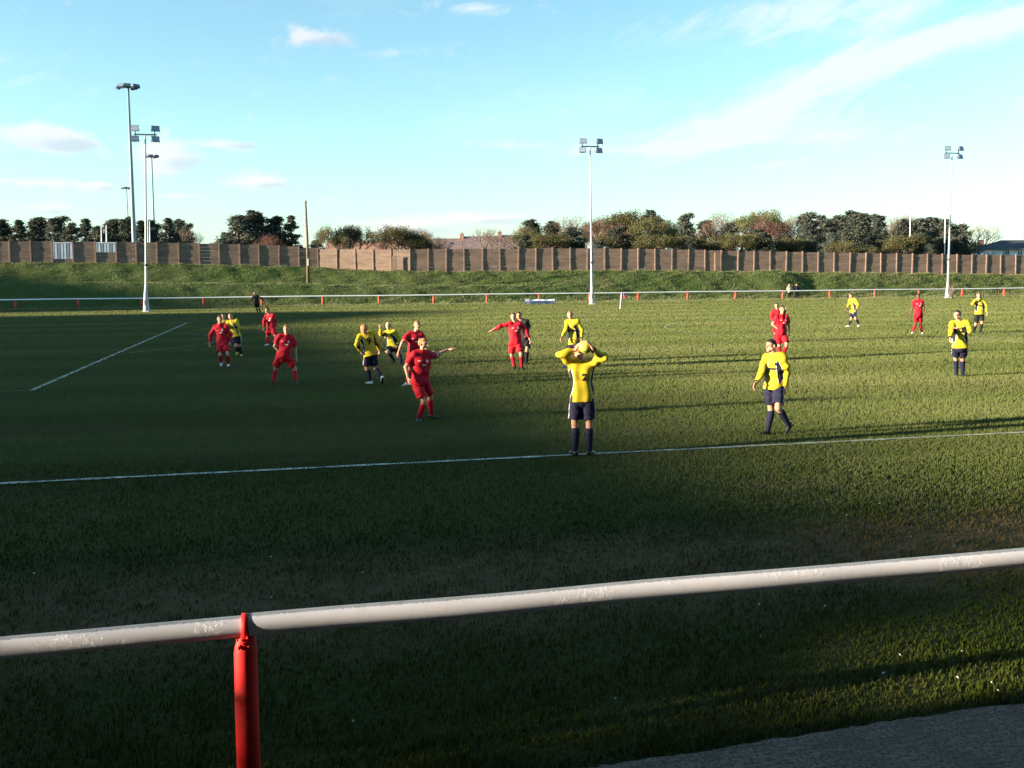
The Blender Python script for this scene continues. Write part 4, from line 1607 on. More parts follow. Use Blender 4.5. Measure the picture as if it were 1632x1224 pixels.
class Cone:
    """capsule with two radii, optional flattening along one axis, optional flat end cuts"""
    def __init__(self, a, b_, ra, rb, cut0=None, cut1=None, flat=None, fk=1.0):
        self.a, self.b, self.ra, self.rb = np.array(a, float), np.array(b_, float), ra, rb
        self.cut0, self.cut1, self.flat, self.fk = cut0, cut1, None if flat is None else np.array(flat, float), fk

    def bounds(self):
        m = max(self.ra, self.rb) + 0.01
        return np.minimum(self.a, self.b) - m, np.maximum(self.a, self.b) + m

    def d(self, p):
        q = p - self.a.astype(np.float32)
        ab = self.b - self.a
        if self.flat is not None:
            fl_ = self.flat.astype(np.float32)
            k = (q @ fl_) * (self.fk - 1.0)
            q = q + k[..., None] * fl_
            ab = ab + (ab @ self.flat) * (self.fk - 1.0) * self.flat
        L2 = float(ab @ ab) + 1e-9
        tt = (q @ ab.astype(np.float32)) / L2
        t = np.clip(tt, 0, 1)
        r = q - t[..., None] * ab.astype(np.float32)
        dd = np.sqrt((r * r).sum(-1)) - (self.ra + (self.rb - self.ra) * t)
        L = math.sqrt(L2)
        if self.cut1 is not None:
            dd = np.maximum(dd, (tt - self.cut1) * L)
        if self.cut0 is not None:
            dd = np.maximum(dd, (self.cut0 - tt) * L)
        return dd


def grid_for(prims, h, pad=0.03):
    lo = np.min([q.bounds()[0] for q in prims], 0) - pad
    hi = np.max([q.bounds()[1] for q in prims], 0) + pad
    n = np.ceil((hi - lo) / h).astype(int) + 1
    ax = [lo[i] + np.arange(n[i]) * h for i in range(3)]
    g = np.stack(np.meshgrid(*ax, indexing='ij'), -1).astype(np.float32)
    return g, lo


def union(prims, g, k):
    """smooth union, evaluating each primitive only near itself"""
    out = np.full(g.shape[:3], 1.0, np.float32)
    org = g[0, 0, 0]
    h = float(g[1, 0, 0, 0] - g[0, 0, 0, 0])
    for q in prims:
        lo, hi = q.bounds()
        m = 0.09
        i0 = np.maximum(0, ((lo - m - org) / h).astype(int))
        i1 = np.minimum(np.array(g.shape[:3]), ((hi + m - org) / h).astype(int) + 2)
        if (i1 <= i0).any():
            continue
        s = tuple(slice(a, b_) for a, b_ in zip(i0, i1))
        out[s] = smin(out[s], q.d(g[s]), k)
    return out


def folds(g, amp, seed, freq=1.0):
    r = np.random.default_rng(seed)
    o = np.zeros(g.shape[:3], np.float32)
    for i in range(4):
        d = r.normal(size=3) * np.array([1.0, 1.0, 1.3])
        d = d / np.linalg.norm(d) * r.uniform(22, 48) * freq
        d2 = r.normal(size=3) * 6
        o += np.sin(g @ d.astype(np.float32) + 1.6 * np.sin(g @ d2.astype(np.float32)) + r.uniform(0, 6))
    return o * amp * 0.4


KITMATS = {
    'skin': mat("skin", (0.46, 0.235, 0.15), 0.55, 0.3, var=0.10, vscale=14),
    'skin_dark': mat("skin_dark", (0.085, 0.045, 0.030), 0.5, 0.3, var=0.10, vscale=14),
    'eye': mat("eye_dark", (0.03, 0.022, 0.02), 0.4, 0.4),
    'lip': mat("lip", (0.36, 0.14, 0.12), 0.5, 0.3),
    'red': mat("kit_red", (0.42, 0.008, 0.020), 0.75, 0.2, var=0.12, vscale=9, bump=0.25, bscale=60),
    'yellow': mat("kit_yellow", (0.43, 0.33, 0.016), 0.75, 0.2, var=0.08, vscale=9, bump=0.25, bscale=60),
    'olive': mat("kit_olive_yellow", (0.42, 0.33, 0.02), 0.75, 0.2, var=0.08, vscale=9, bump=0.25, bscale=60),
    'navy': mat("kit_navy", (0.012, 0.013, 0.035), 0.75, 0.2, var=0.2, vscale=9, bump=0.25, bscale=60),
    'black': mat("kit_black", (0.010, 0.010, 0.012), 0.75, 0.2, var=0.2, vscale=9),
    'white': mat("kit_white", (0.66, 0.66, 0.64), 0.7, 0.2),
    'boot_black': mat("boot_black", (0.012, 0.012, 0.013), 0.4, 0.4),
    'boot_white': mat("boot_white", (0.62, 0.64, 0.62), 0.45, 0.4, var=0.2, vscale=20),
    'boot_yellow': mat("boot_yellow", (0.50, 0.38, 0.06), 0.45, 0.4, var=0.2, vscale=20),
    'boot_blue': mat("boot_blue", (0.06, 0.12, 0.25), 0.45, 0.4),
    'tan': mat("jacket_tan", (0.40, 0.31, 0.20), 0.85, 0.1, var=0.1, vscale=9),
    'jean': mat("jeans_blue", (0.03, 0.05, 0.10), 0.85, 0.1, var=0.1, vscale=9),
    'hair_brown': mat("hair_brown", (0.060, 0.036, 0.022), 0.6, 0.3, var=0.3, vscale=60),
    'hair_dark': mat("hair_dark", (0.018, 0.014, 0.012), 0.6, 0.3, var=0.3, vscale=60),
    'hair_ginger': mat("hair_ginger", (0.30, 0.115, 0.040), 0.6, 0.3, var=0.3, vscale=60),
    'hair_blond': mat("hair_blond", (0.50, 0.38, 0.20), 0.6, 0.3, var=0.2, vscale=60),
}

UP = np.array([0, 0, 1.0])


def nz(v):
    v = np.asarray(v, float)
    return v / (np.linalg.norm(v) + 1e-9)


def npray(px, py):
    return np.array(ray(px, py))


CAMP = np.array([0, 0, CAM_H])


def on_ray(parent, px, py, L, sign):
    """point on the pixel's ray at distance L from parent; sign +1 far root, -1 near root"""
    d = npray(px, py)
    oc = CAMP - parent
    a = d @ d
    b_ = 2 * (d @ oc)
    c = oc @ oc - L * L
    disc = b_ * b_ - 4 * a * c
    if disc <= 0:
        q = CAMP + d * (-b_ / (2 * a))
        v = q - parent
        return parent + nz(v) * L
    t = (-b_ + sign * math.sqrt(disc)) / (2 * a)
    return CAMP + d * t


def rot_about(v, axis, ang):
    axis = nz(axis)
    c, s = math.cos(ang), math.sin(ang)
    return v * c + np.cross(axis, v) * s + axis * (axis @ v) * (1 - c)


def hand_prims(w, d, palm_n, S, style='relaxed', thumb_side=1.0):
    """palm and five separate bent fingers; w wrist, d pointing direction, palm_n out of the palm"""
    d = nz(d)
    palm_n = nz(palm_n - d * (palm_n @ d))
    side = np.cross(d, palm_n) * thumb_side      # towards the thumb
    pr = []
    Lp = 0.095 * S
    pr.append(Cone(w - d * 0.02, w + d * Lp * 0.55, 0.027 * S, 0.040 * S, flat=palm_n, fk=1.9))
    pr.append(Cone(w + d * Lp * 0.5, w + d * Lp * 0.9, 0.041 * S, 0.040 * S, flat=palm_n, fk=2.1))
    lens = [0.072, 0.080, 0.074, 0.058]
    for i in range(4):
        off = (0.030 - 0.020 * i) * S
        b0 = w + d * Lp * 0.95 + side * off
        spread = (1.5 - i) * (0.10 if style != 'spread' else 0.20)
        dd = nz(d + side * spread * 0.6)
        if style == 'fist':
            c1, c2 = 1.35, 1.5
        elif style == 'point':
            c1, c2 = (0.05, 0.05) if i == 0 else (1.2, 1.4)
        elif style == 'spread':
            c1, c2 = 0.20, 0.30
        else:
            c1, c2 = 0.40 + 0.06 * i, 0.55
        ax = np.cross(dd, palm_n)
        d1 = rot_about(dd, ax, c1)
        d2 = rot_about(dd, ax, c1 + c2)
        L1, L2 = lens[i] * 0.55 * S, lens[i] * 0.5 * S
        m = b0 + d1 * L1
        pr.append(Cone(b0 - d1 * 0.012 * S, m, 0.0105 * S, 0.0095 * S))
        pr.append(Cone(m, m + d2 * L2, 0.0095 * S, 0.0075 * S))
    tb = w + d * Lp * 0.28 + side * 0.030 * S
    td = nz(d * 0.75 + side * 0.75 + palm_n * (0.25 if style != 'fist' else 0.9))
    tm_ = tb + td * 0.042 * S
    pr.append(Cone(tb - td * 0.01, tm_, 0.0145 * S, 0.0115 * S))
    td2 = nz(td + d * 0.45 + palm_n * 0.15)
    pr.append(Cone(tm_, tm_ + td2 * 0.034 * S, 0.0115 * S, 0.0085 * S))
    return pr


def np_obj(name, V, F, mats, mi_, parent, org):
    me = mesh_np(name, np.asarray(V) - org, F, mats, mi_, smooth=True)
    return obj(name, me, parent)


def person(label, gy, pel, neck, head, phi, Rarm, Larm, Rleg, Lleg, kit, hair='hair_brown', S=1.0, headphi=None, headpitch=0.0, lean=-1, gx=None,
           skin='skin', sleeves='long', h=0.016, group="footballers on the pitch", cat="person", handR='relaxed', handL='relaxed', number=None, hairlen=0.0, marks=True, seed=0,
           roll=0.0, base_z=0.0, armblack=0.042, numsize=0.26, numoff=0.0, shrug=0.0, boots='boot_black', depth=None, extras=None):
    """Rarm/Larm: ((elbow px,py,sign),(wrist px,py,sign)); Rleg/Lleg: ((knee px,py),(ankle px,py),foot yaw,foot pitch,planted,knee sign)"""
    gx = pel[0] if gx is None else gx
    g0 = np.array(G(gx, gy, base_z)) if depth is None else np.array(P(gx, gy, depth))
    Y = g0[1]
    org = np.array([g0[0], Y, base_z])
    root = empty("person", tuple(org))
    tag(root, label, cat, group)
    hphi = phi if headphi is None else headphi
    Fw = np.array([math.sin(R(phi)), -math.cos(R(phi)), 0])
    Rt = np.array([Fw[1], -Fw[0], 0])                       # the person's own right
    p_pel = np.array(P(pel[0], pel[1], Y))
    TL = 0.525 * S
    p_neck = on_ray(p_pel, neck[0], neck[1], TL, lean)
    raw = np.array(P(neck[0], neck[1], Y))
    if np.linalg.norm(raw - p_pel) > 0.93 * TL:
        p_neck = raw
    U = nz(p_neck - p_pel)
    su = max(0.9, min(1.25, np.linalg.norm(p_neck - p_pel) / TL))
    Rs = nz(Rt - U * (Rt @ U) + U * roll)
    Ft = nz(np.cross(U, Rs))
    if Ft @ Fw < 0:
        Ft = -Ft
    p_head = on_ray(p_neck, head[0], head[1], 0.19 * S, -1 if (headpitch > 0) == (math.cos(R(hphi)) > 0) else 1)
    if np.linalg.norm(np.array(P(head[0], head[1], p_neck[1])) - p_neck) > 0.13 * S:
        v = np.array(P(head[0], head[1], p_neck[1])) - p_neck
        p_head = p_neck + nz(v) * min(0.22 * S, max(0.17 * S, np.linalg.norm(v)))
        p_head = p_head + np.array([math.sin(R(hphi)), -math.cos(R(hphi)), 0]) * 0.03 * S
    sh = {'R': p_neck + Rs * 0.178 * S - U * (0.060 - shrug) * S, 'L': p_neck - Rs * 0.178 * S - U * (0.060 - shrug) * S}
    hp = {'R': p_pel + Rt * 0.092 * S - UP * 0.03 * S, 'L': p_pel - Rt * 0.092 * S - UP * 0.03 * S}
    el_, wr = {}, {}
    for sd_, arm in (('R', Rarm), ('L', Larm)):
        (ex, ey, es), (wx, wy, ws) = arm
        el_[sd_] = on_ray(sh[sd_], ex, ey, 0.295 * S, es)
        wr[sd_] = on_ray(el_[sd_], wx, wy, 0.255 * S, ws)
    kn, an, ftd, ftp = {}, {}, {}, {}
    for sd_, leg in (('R', Rleg), ('L', Lleg)):
        (kx, ky), (ax_, ay), fyaw, fpit, planted, ks = leg
        if planted:
            a = np.array(G(ax_, ay, base_z + 0.085 * S))
            dp_ = a[1] - hp[sd_][1]
            if abs(dp_) > 0.45 * S:
                a = np.array(P(ax_, ay, hp[sd_][1] + 0.45 * S * np.sign(dp_)))
                a[2] = base_z + 0.085 * S
            best = None
            for sgn in (-1, 1):
                k_ = on_ray(hp[sd_], kx, ky, 0.435 * S, sgn)
                err = abs(np.linalg.norm(k_ - a) - 0.42 * S) - 0.02 * ((k_ - hp[sd_]) @ Fw)
                if best is None or err < best[0]:
                    best = (err, k_)
            k_ = best[1]
            # keep the shin close to its natural length
            v = k_ - a
            ln_ = np.linalg.norm(v)
            tgt = min(0.47 * S, max(0.37 * S, ln_))
            k_ = a + v / ln_ * tgt
        else:
            k_ = on_ray(hp[sd_], kx, ky, 0.435 * S, ks)
            a = on_ray(k_, ax_, ay, 0.42 * S, -ks)
            if a[2] < base_z + 0.085 * S:
                a[2] = base_z + 0.085 * S
        kn[sd_], an[sd_] = k_, a
        fd = np.array([math.sin(R(fyaw)), -math.cos(R(fyaw)), 0])
        ftd[sd_] = nz(fd * math.cos(R(fpit)) - UP * math.sin(R(fpit)))
        ftp[sd_] = nz(UP * math.cos(R(fpit)) + fd * math.sin(R(fpit)))
    # head frame
    Fh = np.array([math.sin(R(hphi)), -math.cos(R(hphi)), 0])
    Fh = nz(Fh * math.cos(R(headpitch)) - UP * math.sin(R(headpitch)))
    Rh = nz(np.cross(Fh, UP))
    Uh = np.cross(Rh, Fh)
    H_ = lambda r, f, u: p_head + (Rh * r + Fh * f + Uh * u) * S

    # --- torso pieces shared by body and shirt
    def torso(off):
        T_ = lambda r, u: p_pel + Rs * r * S + U * u * S * (su if u > 0 else 1.0)
        k = 1.42
        return [Cone(T_(0, -0.02), T_(0, 0.17), 0.150 * S + off, 0.138 * S + off, flat=Ft, fk=k),
                Cone(T_(0, 0.17), T_(0, 0.36), 0.138 * S + off, 0.163 * S + off, flat=Ft, fk=k),
                Cone(T_(-0.115, 0.43), T_(0.115, 0.43), 0.078 * S + off, 0.078 * S + off, flat=Ft, fk=1.12),
                Cone(T_(-0.06, 0.33), T_(0.06, 0.33), 0.115 * S + off, 0.115 * S + off, flat=Ft, fk=1.15),
                Cone(p_neck - U * 0.01 * S, sh['R'] - Rs * 0.03 * S + U * 0.01 * S, 0.042 * S + off, 0.048 * S + off),
                Cone(p_neck - U * 0.01 * S, sh['L'] + Rs * 0.03 * S + U * 0.01 * S, 0.042 * S + off, 0.048 * S + off)]

    arms = {}
    for sd_ in 'RL':
        arms[sd_] = (Cone(sh[sd_], el_[sd_], 0.056 * S, 0.041 * S), Cone(el_[sd_], wr[sd_], 0.042 * S, 0.028 * S))
    legs = {}
    for sd_ in 'RL':
        v = an[sd_] - kn[sd_]
        back = -nz(ftd[sd_] - nz(v) * (ftd[sd_] @ nz(v)))
        calf = kn[sd_] + v * 0.32 + back * 0.018 * S
        legs[sd_] = (Cone(hp[sd_], kn[sd_], 0.084 * S, 0.055 * S), Cone(kn[sd_], calf, 0.053 * S, 0.057 * S), Cone(calf, an[sd_], 0.057 * S, 0.036 * S))

    # --- body: one continuous skin surface
    body = torso(-0.012)
    for sd_ in 'RL':
        body += list(arms[sd_]) + list(legs[sd_])
    body.append(Cone(p_neck - U * 0.05 * S, p_head - Uh * 0.05 * S + Fh * -0.012 * S, 0.060 * S, 0.053 * S))
    g, o = grid_for(body + [Cone(p_head, p_head, 0.14 * S, 0.14 * S)], h)
    f = union(body, g, 0.022)
    hd = [Cone(H_(0, -0.018, 0.022), H_(0, 0.012, 0.030), 0.088 * S, 0.080 * S, flat=Rh, fk=1.13),
          Cone(H_(0, 0.030, -0.045), H_(0, 0.066, -0.088), 0.058 * S, 0.026 * S),
          Cone(H_(-0.045, 0.02, -0.05), H_(0.045, 0.02, -0.05), 0.032 * S, 0.032 * S)]
    # head is sampled on its own finer lattice, sharing the neck so that it joins the body
    hh_ = 0.007 if h < 0.0165 else min(h, 0.009)
    hprims = hd + [Cone(H_(0, 0.086, 0.012), H_(0, 0.104, -0.024), 0.009 * S, 0.014 * S),
                   Cone(H_(-0.079, -0.012, 0.012), H_(-0.082, -0.02, -0.022), 0.016 * S, 0.011 * S),
                   Cone(H_(0.079, -0.012, 0.012), H_(0.082, -0.02, -0.022), 0.016 * S, 0.011 * S),
                   Cone(H_(-0.03, 0.075, 0.036), H_(0.03, 0.075, 0.036), 0.012 * S, 0.012 * S),
                   Cone(p_neck - U * 0.02 * S, p_head - Uh * 0.04 * S - Fh * 0.012 * S, 0.056 * S, 0.052 * S)]
    gh, oh = grid_for(hprims, hh_)
    fh = union(hprims, gh, 0.012)
    for sgn in (-1, 1):
        ec = H_(0.032 * sgn, 0.090, 0.012).astype(np.float32)
        dd = np.sqrt(((gh - ec) ** 2).sum(-1)) - 0.013 * S
        fh = -smin(-fh, dd, 0.008)
    Vh, Fh_ = surface_nets(fh, oh, hh_)
    Vb, Fb = surface_nets(f, o, h)
    VV, FF, MI = [Vb], [Fb], [np.zeros(len(Fb), int)]
    off = len(Vb)
    mc = Vh[Fh_].mean(1)
    mi_h = np.zeros(len(Fh_), int)
    for sgn in (-1, 1):
        mi_h[np.linalg.norm(mc - H_(0.032 * sgn, 0.083, 0.011), axis=1) < 0.0135 * S] = 1
    lipc = mc - H_(0, 0.085, -0.058)
    mi_h[(np.abs(lipc @ Rh) < 0.026 * S) & (np.abs(lipc @ Uh) < 0.009 * S) & (lipc @ Fh > -0.03 * S)] = 2
    VV.append(Vh)
    FF.append(Fh_ + off)
    MI.append(mi_h)
    off += len(Vh)
    hs_ = 0.0055 if h < 0.019 else 0.0075
    for sd_, st in (('R', handR), ('L', handL)):
        fd = nz(wr[sd_] - el_[sd_])
        if isinstance(st, tuple):
            st, hd_dir, pn = st
            fd = nz(np.array(hd_dir, float))
            pn = np.array(pn, float)
        else:
            inward = -Rs if sd_ == 'R' else Rs
            pn = nz(inward * 0.8 - Ft * 0.5 * 0)
            if abs(pn @ fd) > 0.9:
                pn = -UP
        # thumb points forward of the body
        sidev = np.cross(fd, nz(pn - fd * (pn @ fd)))
        ts = 1.0 if sidev @ (Ft + 0.3 * UP) > 0 else -1.0
        hpz = hand_prims(wr[sd_], fd, pn, S * 1.05, st, ts)
        gg, go = grid_for(hpz, hs_, 0.015)
        fv = union(hpz, gg, 0.006)
        Vq, Fq = surface_nets(fv, go, hs_)
        VV.append(Vq)
        FF.append(Fq + off)
        MI.append(np.zeros(len(Fq), int))
        off += len(Vq)
    np_obj("body", np.concatenate(VV), np.concatenate(FF), (KITMATS[skin], KITMATS['eye'], KITMATS['lip']), np.concatenate(MI), root, org)

    # --- hair
    hr = [Cone(H_(0, -0.022, 0.028), H_(0, 0.008, 0.040), 0.100 * S, 0.090 * S, flat=Rh, fk=1.13)]
    gg, go = grid_for(hr, hh_)
    fv = union(hr, gg, 0.01)
    rel = gg - H_(0, 0.0, 0.0).astype(np.float32)
    rf_, ru = rel @ Fh.astype(np.float32), rel @ Uh.astype(np.float32)
    line = (0.048 * S - ru) + np.maximum(0, rf_ + 0.0) * 0.35 + np.minimum(0, rf_ + 0.02) * 1.6 * (1 + hairlen)
    fv = np.maximum(fv + 0.004 * np.sin(gg[..., 0] * 160) * np.sin(gg[..., 1] * 150) * np.sin(gg[..., 2] * 140), line * 0.7)
    Vq, Fq = surface_nets(fv, go, hh_)
    np_obj("hair", Vq, Fq, (KITMATS[hair],), None, root, org)

    # --- shirt
    shirt_c, short_c, sock_c, pattern = kit
    tor = torso(0.030)
    T_ = lambda r, u: p_pel + Rs * r * S + U * u * S * (su if u > 0 else 1.0)
    tor.append(Cone(T_(0, -0.11), T_(0, 0.12), 0.202 * S, 0.182 * S, flat=Ft, fk=1.33, cut0=0.0))
    sl = []
    for sd_ in 'RL':
        if sleeves == 'long':
            sl += [Cone(sh[sd_], el_[sd_], 0.078 * S, 0.062 * S), Cone(el_[sd_], wr[sd_], 0.062 * S, 0.044 * S, cut1=0.95)]
        else:
            sl += [Cone(sh[sd_], el_[sd_], 0.078 * S, 0.084 * S, cut1=0.74)]
    gg, go = grid_for(tor + sl, h)
    fv = union(tor + sl, gg, 0.03)
    rel = gg - p_pel.astype(np.float32)
    u_ = rel @ U.astype(np.float32)
    ft_ = folds(gg, 0.016 * S, seed + 1, 0.8)
    fv = fv + ft_
    # hem, kept from cutting hanging sleeves: only the torso part is cut
    near_t = np.sqrt(np.maximum(0, (rel ** 2).sum(-1) - u_ ** 2))
    fv = np.where(near_t < 0.23 * S, np.maximum(fv, -(u_ + 0.085 * S) + 0.008 * np.sin(gg[..., 0] * 25 + seed)), fv) if sleeves != 'long' else np.maximum(fv, np.where((near_t < 0.2 * S) & (union(sl, gg, 0.01) > 0.012), -(u_ + 0.085 * S), -1.0))
    # neck opening
    nk = Cone(p_neck + U * 0.005 * S, p_neck + U * 0.2 * S, 0.058 * S, 0.074 * S)
    fv = np.maximum(fv, -nk.d(gg))
    Vs, Fs = surface_nets(fv, go, h)
    mc = Vs[Fs].mean(1)
    rel = mc - p_pel
    r_, u2, f_ = rel @ Rs / S, rel @ U / S / su, rel @ Ft / S
    dtor = np.min([q.d(mc.astype(np.float32)) for q in torso(0.030)], 0)
    darm = np.min([q.d(mc.astype(np.float32)) for q in sl], 0)
    mi_s = np.zeros(len(Fs), int)
    mats_s = [KITMATS[shirt_c], KITMATS['black'], KITMATS['white']]
    ontor = dtor < darm + 0.004
    if pattern == 'panel':
        # black sickle panels from the shoulder down each flank with white piping
        wv = 0.048 * np.sin(np.pi * np.clip((u2 - 0.02) / 0.42, 0, 1)) ** 0.8
        cen = np.where(f_ > 0, 0.150 - 0.05 * np.clip((u2 - 0.22) / 0.2, 0, 1), 0.185)
        dv_ = np.abs(np.abs(r_) - cen)
        blk = ontor & (dv_ < wv)
        wht = ontor & (dv_ < wv + 0.010) & (wv > 0.012) & ~blk
        # under side of the sleeve
        nrmz = np.cross(Vs[Fs[:, 1]] - Vs[Fs[:, 0]], Vs[Fs[:, 3]] - Vs[Fs[:, 0]])
        for sd_, sgn in (('R', 1), ('L', -1)):
            ua = nz(el_[sd_] - sh[sd_])
            inn = nz(-Rs * sgn - ua * ((-Rs * sgn) @ ua) - U * 0.6)
            q = mc - sh[sd_]
            t = q @ ua / S
            rad = q - np.outer(q @ ua, ua)
            onarm = ~ontor & (np.linalg.norm(mc - (sh[sd_] + el_[sd_]) / 2, axis=1) < 0.24 * S)
            blk |= onarm & (rad @ inn > armblack * S) & (t > 0.02)
        mi_s[blk] = 1
        mi_s[wht] = 2
        # dark cuffs
        for sd_ in 'RL':
            t = (mc - el_[sd_]) @ nz(wr[sd_] - el_[sd_]) / (0.255 * S)
            mi_s[(~ontor) & (t > 0.90) & (np.linalg.norm(mc - wr[sd_], axis=1) < 0.08 * S)] = 1
    elif pattern == 'armband':
        t = (mc - sh['L']) @ nz(el_['L'] - sh['L']) / (0.295 * S)
        onarm = ~ontor & (np.linalg.norm(mc - (sh['L'] + el_['L']) / 2, axis=1) < 0.2 * S)
        mi_s[onarm & (t > 0.36) & (t < 0.60)] = 1
        mi_s[onarm & (t > 0.44) & (t < 0.53)] = 2
    so = np_obj("shirt", Vs, Fs, mats_s, mi_s, root, org)

    # --- collar ring
    cpts = [p_neck + (Rs * math.cos(a) * 0.064 + Ft * math.sin(a) * 0.064) * S + U * (0.006 - 0.02 * max(0, math.sin(a))) * S - org for a in np.linspace(0, 2 * math.pi, 15)]
    MB().tube([tuple(q) for q in cpts], 0.007 * S, 6, cap=False).build("collar", KITMATS['black' if pattern == 'panel' else shirt_c], root, True)

    # --- printed marks laid on the cloth
    if marks or number:
        bvh = BVHTree.FromPolygons([Vector(q) for q in Vs], [list(map(int, q)) for q in Fs])

        def decal(nm, me2d, r0, u0, front, matname):
            fdir = Ft if front else -Ft
            rdir = -Rs if front else Rs           # reading direction as seen from outside
            vv, ok = [], True
            for q in me2d[0]:
                p = p_pel + U * (u0 + q[1]) * S * su + rdir * (r0 + q[0]) * S + fdir * 0.5
                hit = bvh.ray_cast(Vector(p), Vector(-fdir), 0.7)
                if hit[0] is None:
                    ok = False
                    break
                vv.append(np.array(hit[0]) + fdir * 0.010 - org)
            if ok:
                me = bpy.data.meshes.new(nm)
                me.from_pydata([tuple(q) for q in vv], [], me2d[1])
                me.materials.append(KITMATS[matname])
                obj(nm, me, root)

        def rect(w, hh, n=3, skew=0.0):
            vs_, fs_ = [], []
            for i in range(n + 1):
                x_ = -w / 2 + w * i / n
                vs_ += [(x_ - skew, -hh / 2), (x_ + skew, hh / 2)]
                if i:
                    o_ = 2 * i
                    fs_.append((o_ - 2, o_, o_ + 1, o_ - 1))
            return vs_, fs_

        if marks and pattern in ('armband', 'redkit'):
            decal("crest", rect(0.045, 0.055, 2), 0.085, 0.375, True, 'white')
            decal("maker_mark", rect(0.05, 0.014, 2, 0.008), -0.085, 0.375, True, 'white')
            decal("sponsor_mark", rect(0.10, 0.028, 3, 0.01), 0.035, 0.30, True, 'white')
        elif marks and pattern == 'panel':
            decal("crest", rect(0.042, 0.05, 2), 0.075, 0.37, True, 'navy')
            for k_ in range(5):
                decal("sponsor_letter", rect(0.022, 0.036, 1, 0.004), -0.064 + 0.032 * k_, 0.285, True, 'navy')
        if number:
            tmh = text_mesh("num", number, numsize, KITMATS['black'], 0.0, 0.0, 0.006)
            seen, vs_ = {}, [(v.co.x, v.co.y) for v in tmh.vertices]
            fs_ = [tuple(q.vertices) for q in tmh.polygons]
            decal("shirt_number", (vs_, fs_), numoff, 0.30, False, 'black')

    # --- shorts (or trousers)
    long_ = pattern == 'coat'
    sp = [Cone(p_pel + U * 0.02 * S, p_pel - UP * 0.06 * S, 0.148 * S, 0.152 * S, flat=Ft, fk=1.36)]
    for sd_ in 'RL':
        if long_:
            sp += [Cone(hp[sd_], kn[sd_], 0.098 * S, 0.072 * S), Cone(kn[sd_], an[sd_], 0.072 * S, 0.062 * S, cut1=0.98)]
        else:
            fl_e = hp[sd_] + (kn[sd_] - hp[sd_]) * 0.86
            sp += [Cone(hp[sd_], fl_e, 0.102 * S, 0.112 * S, cut1=0.92)]
    gg, go = grid_for(sp, h)
    fv = union(sp, gg, 0.02) + folds(gg, 0.008 * S, seed + 5)
    fv = np.maximum(fv, ((gg - p_pel.astype(np.float32)) @ U.astype(np.float32)) - 0.03 * S)
    Vq, Fq = surface_nets(fv, go, h)
    mi_q = np.zeros(len(Fq), int)
    if short_c == 'navy' and not long_:
        mc = Vq[Fq].mean(1)
        for sd_, sgn in (('R', 1), ('L', -1)):
            ax_ = nz(kn[sd_] - hp[sd_])
            q = mc - hp[sd_]
            rad = q - np.outer(q @ ax_, ax_)
            ang = np.arctan2(rad @ Ft, rad @ (Rt * sgn))
            mi_q[(np.abs(np.abs(ang + 0.12) - 0.16) < 0.075) & ((rad @ (Rt * sgn)) > 0.05 * S)] = 1
    np_obj("trousers" if long_ else "shorts", Vq, Fq, (KITMATS[short_c], KITMATS['white']), mi_q, root, org)

    # --- socks and boots
    for sd_ in 'RL':
        th, c1, c2 = legs[sd_]
        if not long_:
            sk = [Cone(c1.a + (c1.b - c1.a) * 0.45, c1.b, 0.066 * S, 0.068 * S, cut0=0.0), Cone(c2.a, c2.b, 0.068 * S, 0.048 * S)]
            gg, go = grid_for(sk, h)
            fv = union(sk, gg, 0.01)
            Vq, Fq = surface_nets(fv, go, h)
            np_obj("sock", Vq, Fq, (KITMATS[sock_c],), None, root, org)
        a, fd, fu = an[sd_], ftd[sd_], ftp[sd_]
        hb_ = min(h, 0.012)
        bt_ = [Cone(a - fu * 0.035 * S - fd * 0.035 * S, a - fu * 0.045 * S + fd * 0.06 * S, 0.043 * S, 0.042 * S),
               Cone(a - fu * 0.045 * S + fd * 0.05 * S, a - fu * 0.058 * S + fd * 0.165 * S, 0.044 * S, 0.031 * S, flat=fu, fk=1.15),
               Cone(a + fu * 0.01 * S, a - fu * 0.04 * S, 0.046 * S, 0.045 * S)]
        gg, go = grid_for(bt_, hb_)
        fv = union(bt_, gg, 0.014)
        fv = np.maximum(fv, -((gg - (a - fu * 0.080 * S).astype(np.float32)) @ fu.astype(np.float32)))
        Vq, Fq = surface_nets(fv, go, hb_)
        mi_q = ((Vq[Fq].mean(1) - (a - fu * 0.070 * S)) @ fu < 0.004).astype(int)
        np_obj("boot", Vq, Fq, (KITMATS[boots], KITMATS['boot_black' if boots != 'boot_black' else 'white']), mi_q if boots != 'boot_black' else None, root, org)
    info = dict(root=root, org=org, wr=wr, head=p_head, Fh=Fh, Ft=Ft, Rs=Rs, U=U, S=S, Y=Y, el=el_, sh=sh)
    return info


RED = ('red', 'red', 'red', 'redkit')
REDC = ('red', 'red', 'red', 'armband')
YEL = ('yellow', 'navy', 'navy', 'panel')
OLV = ('olive', 'black', 'black', 'panel')
BLK = ('black', 'black', 'black', 'plain')
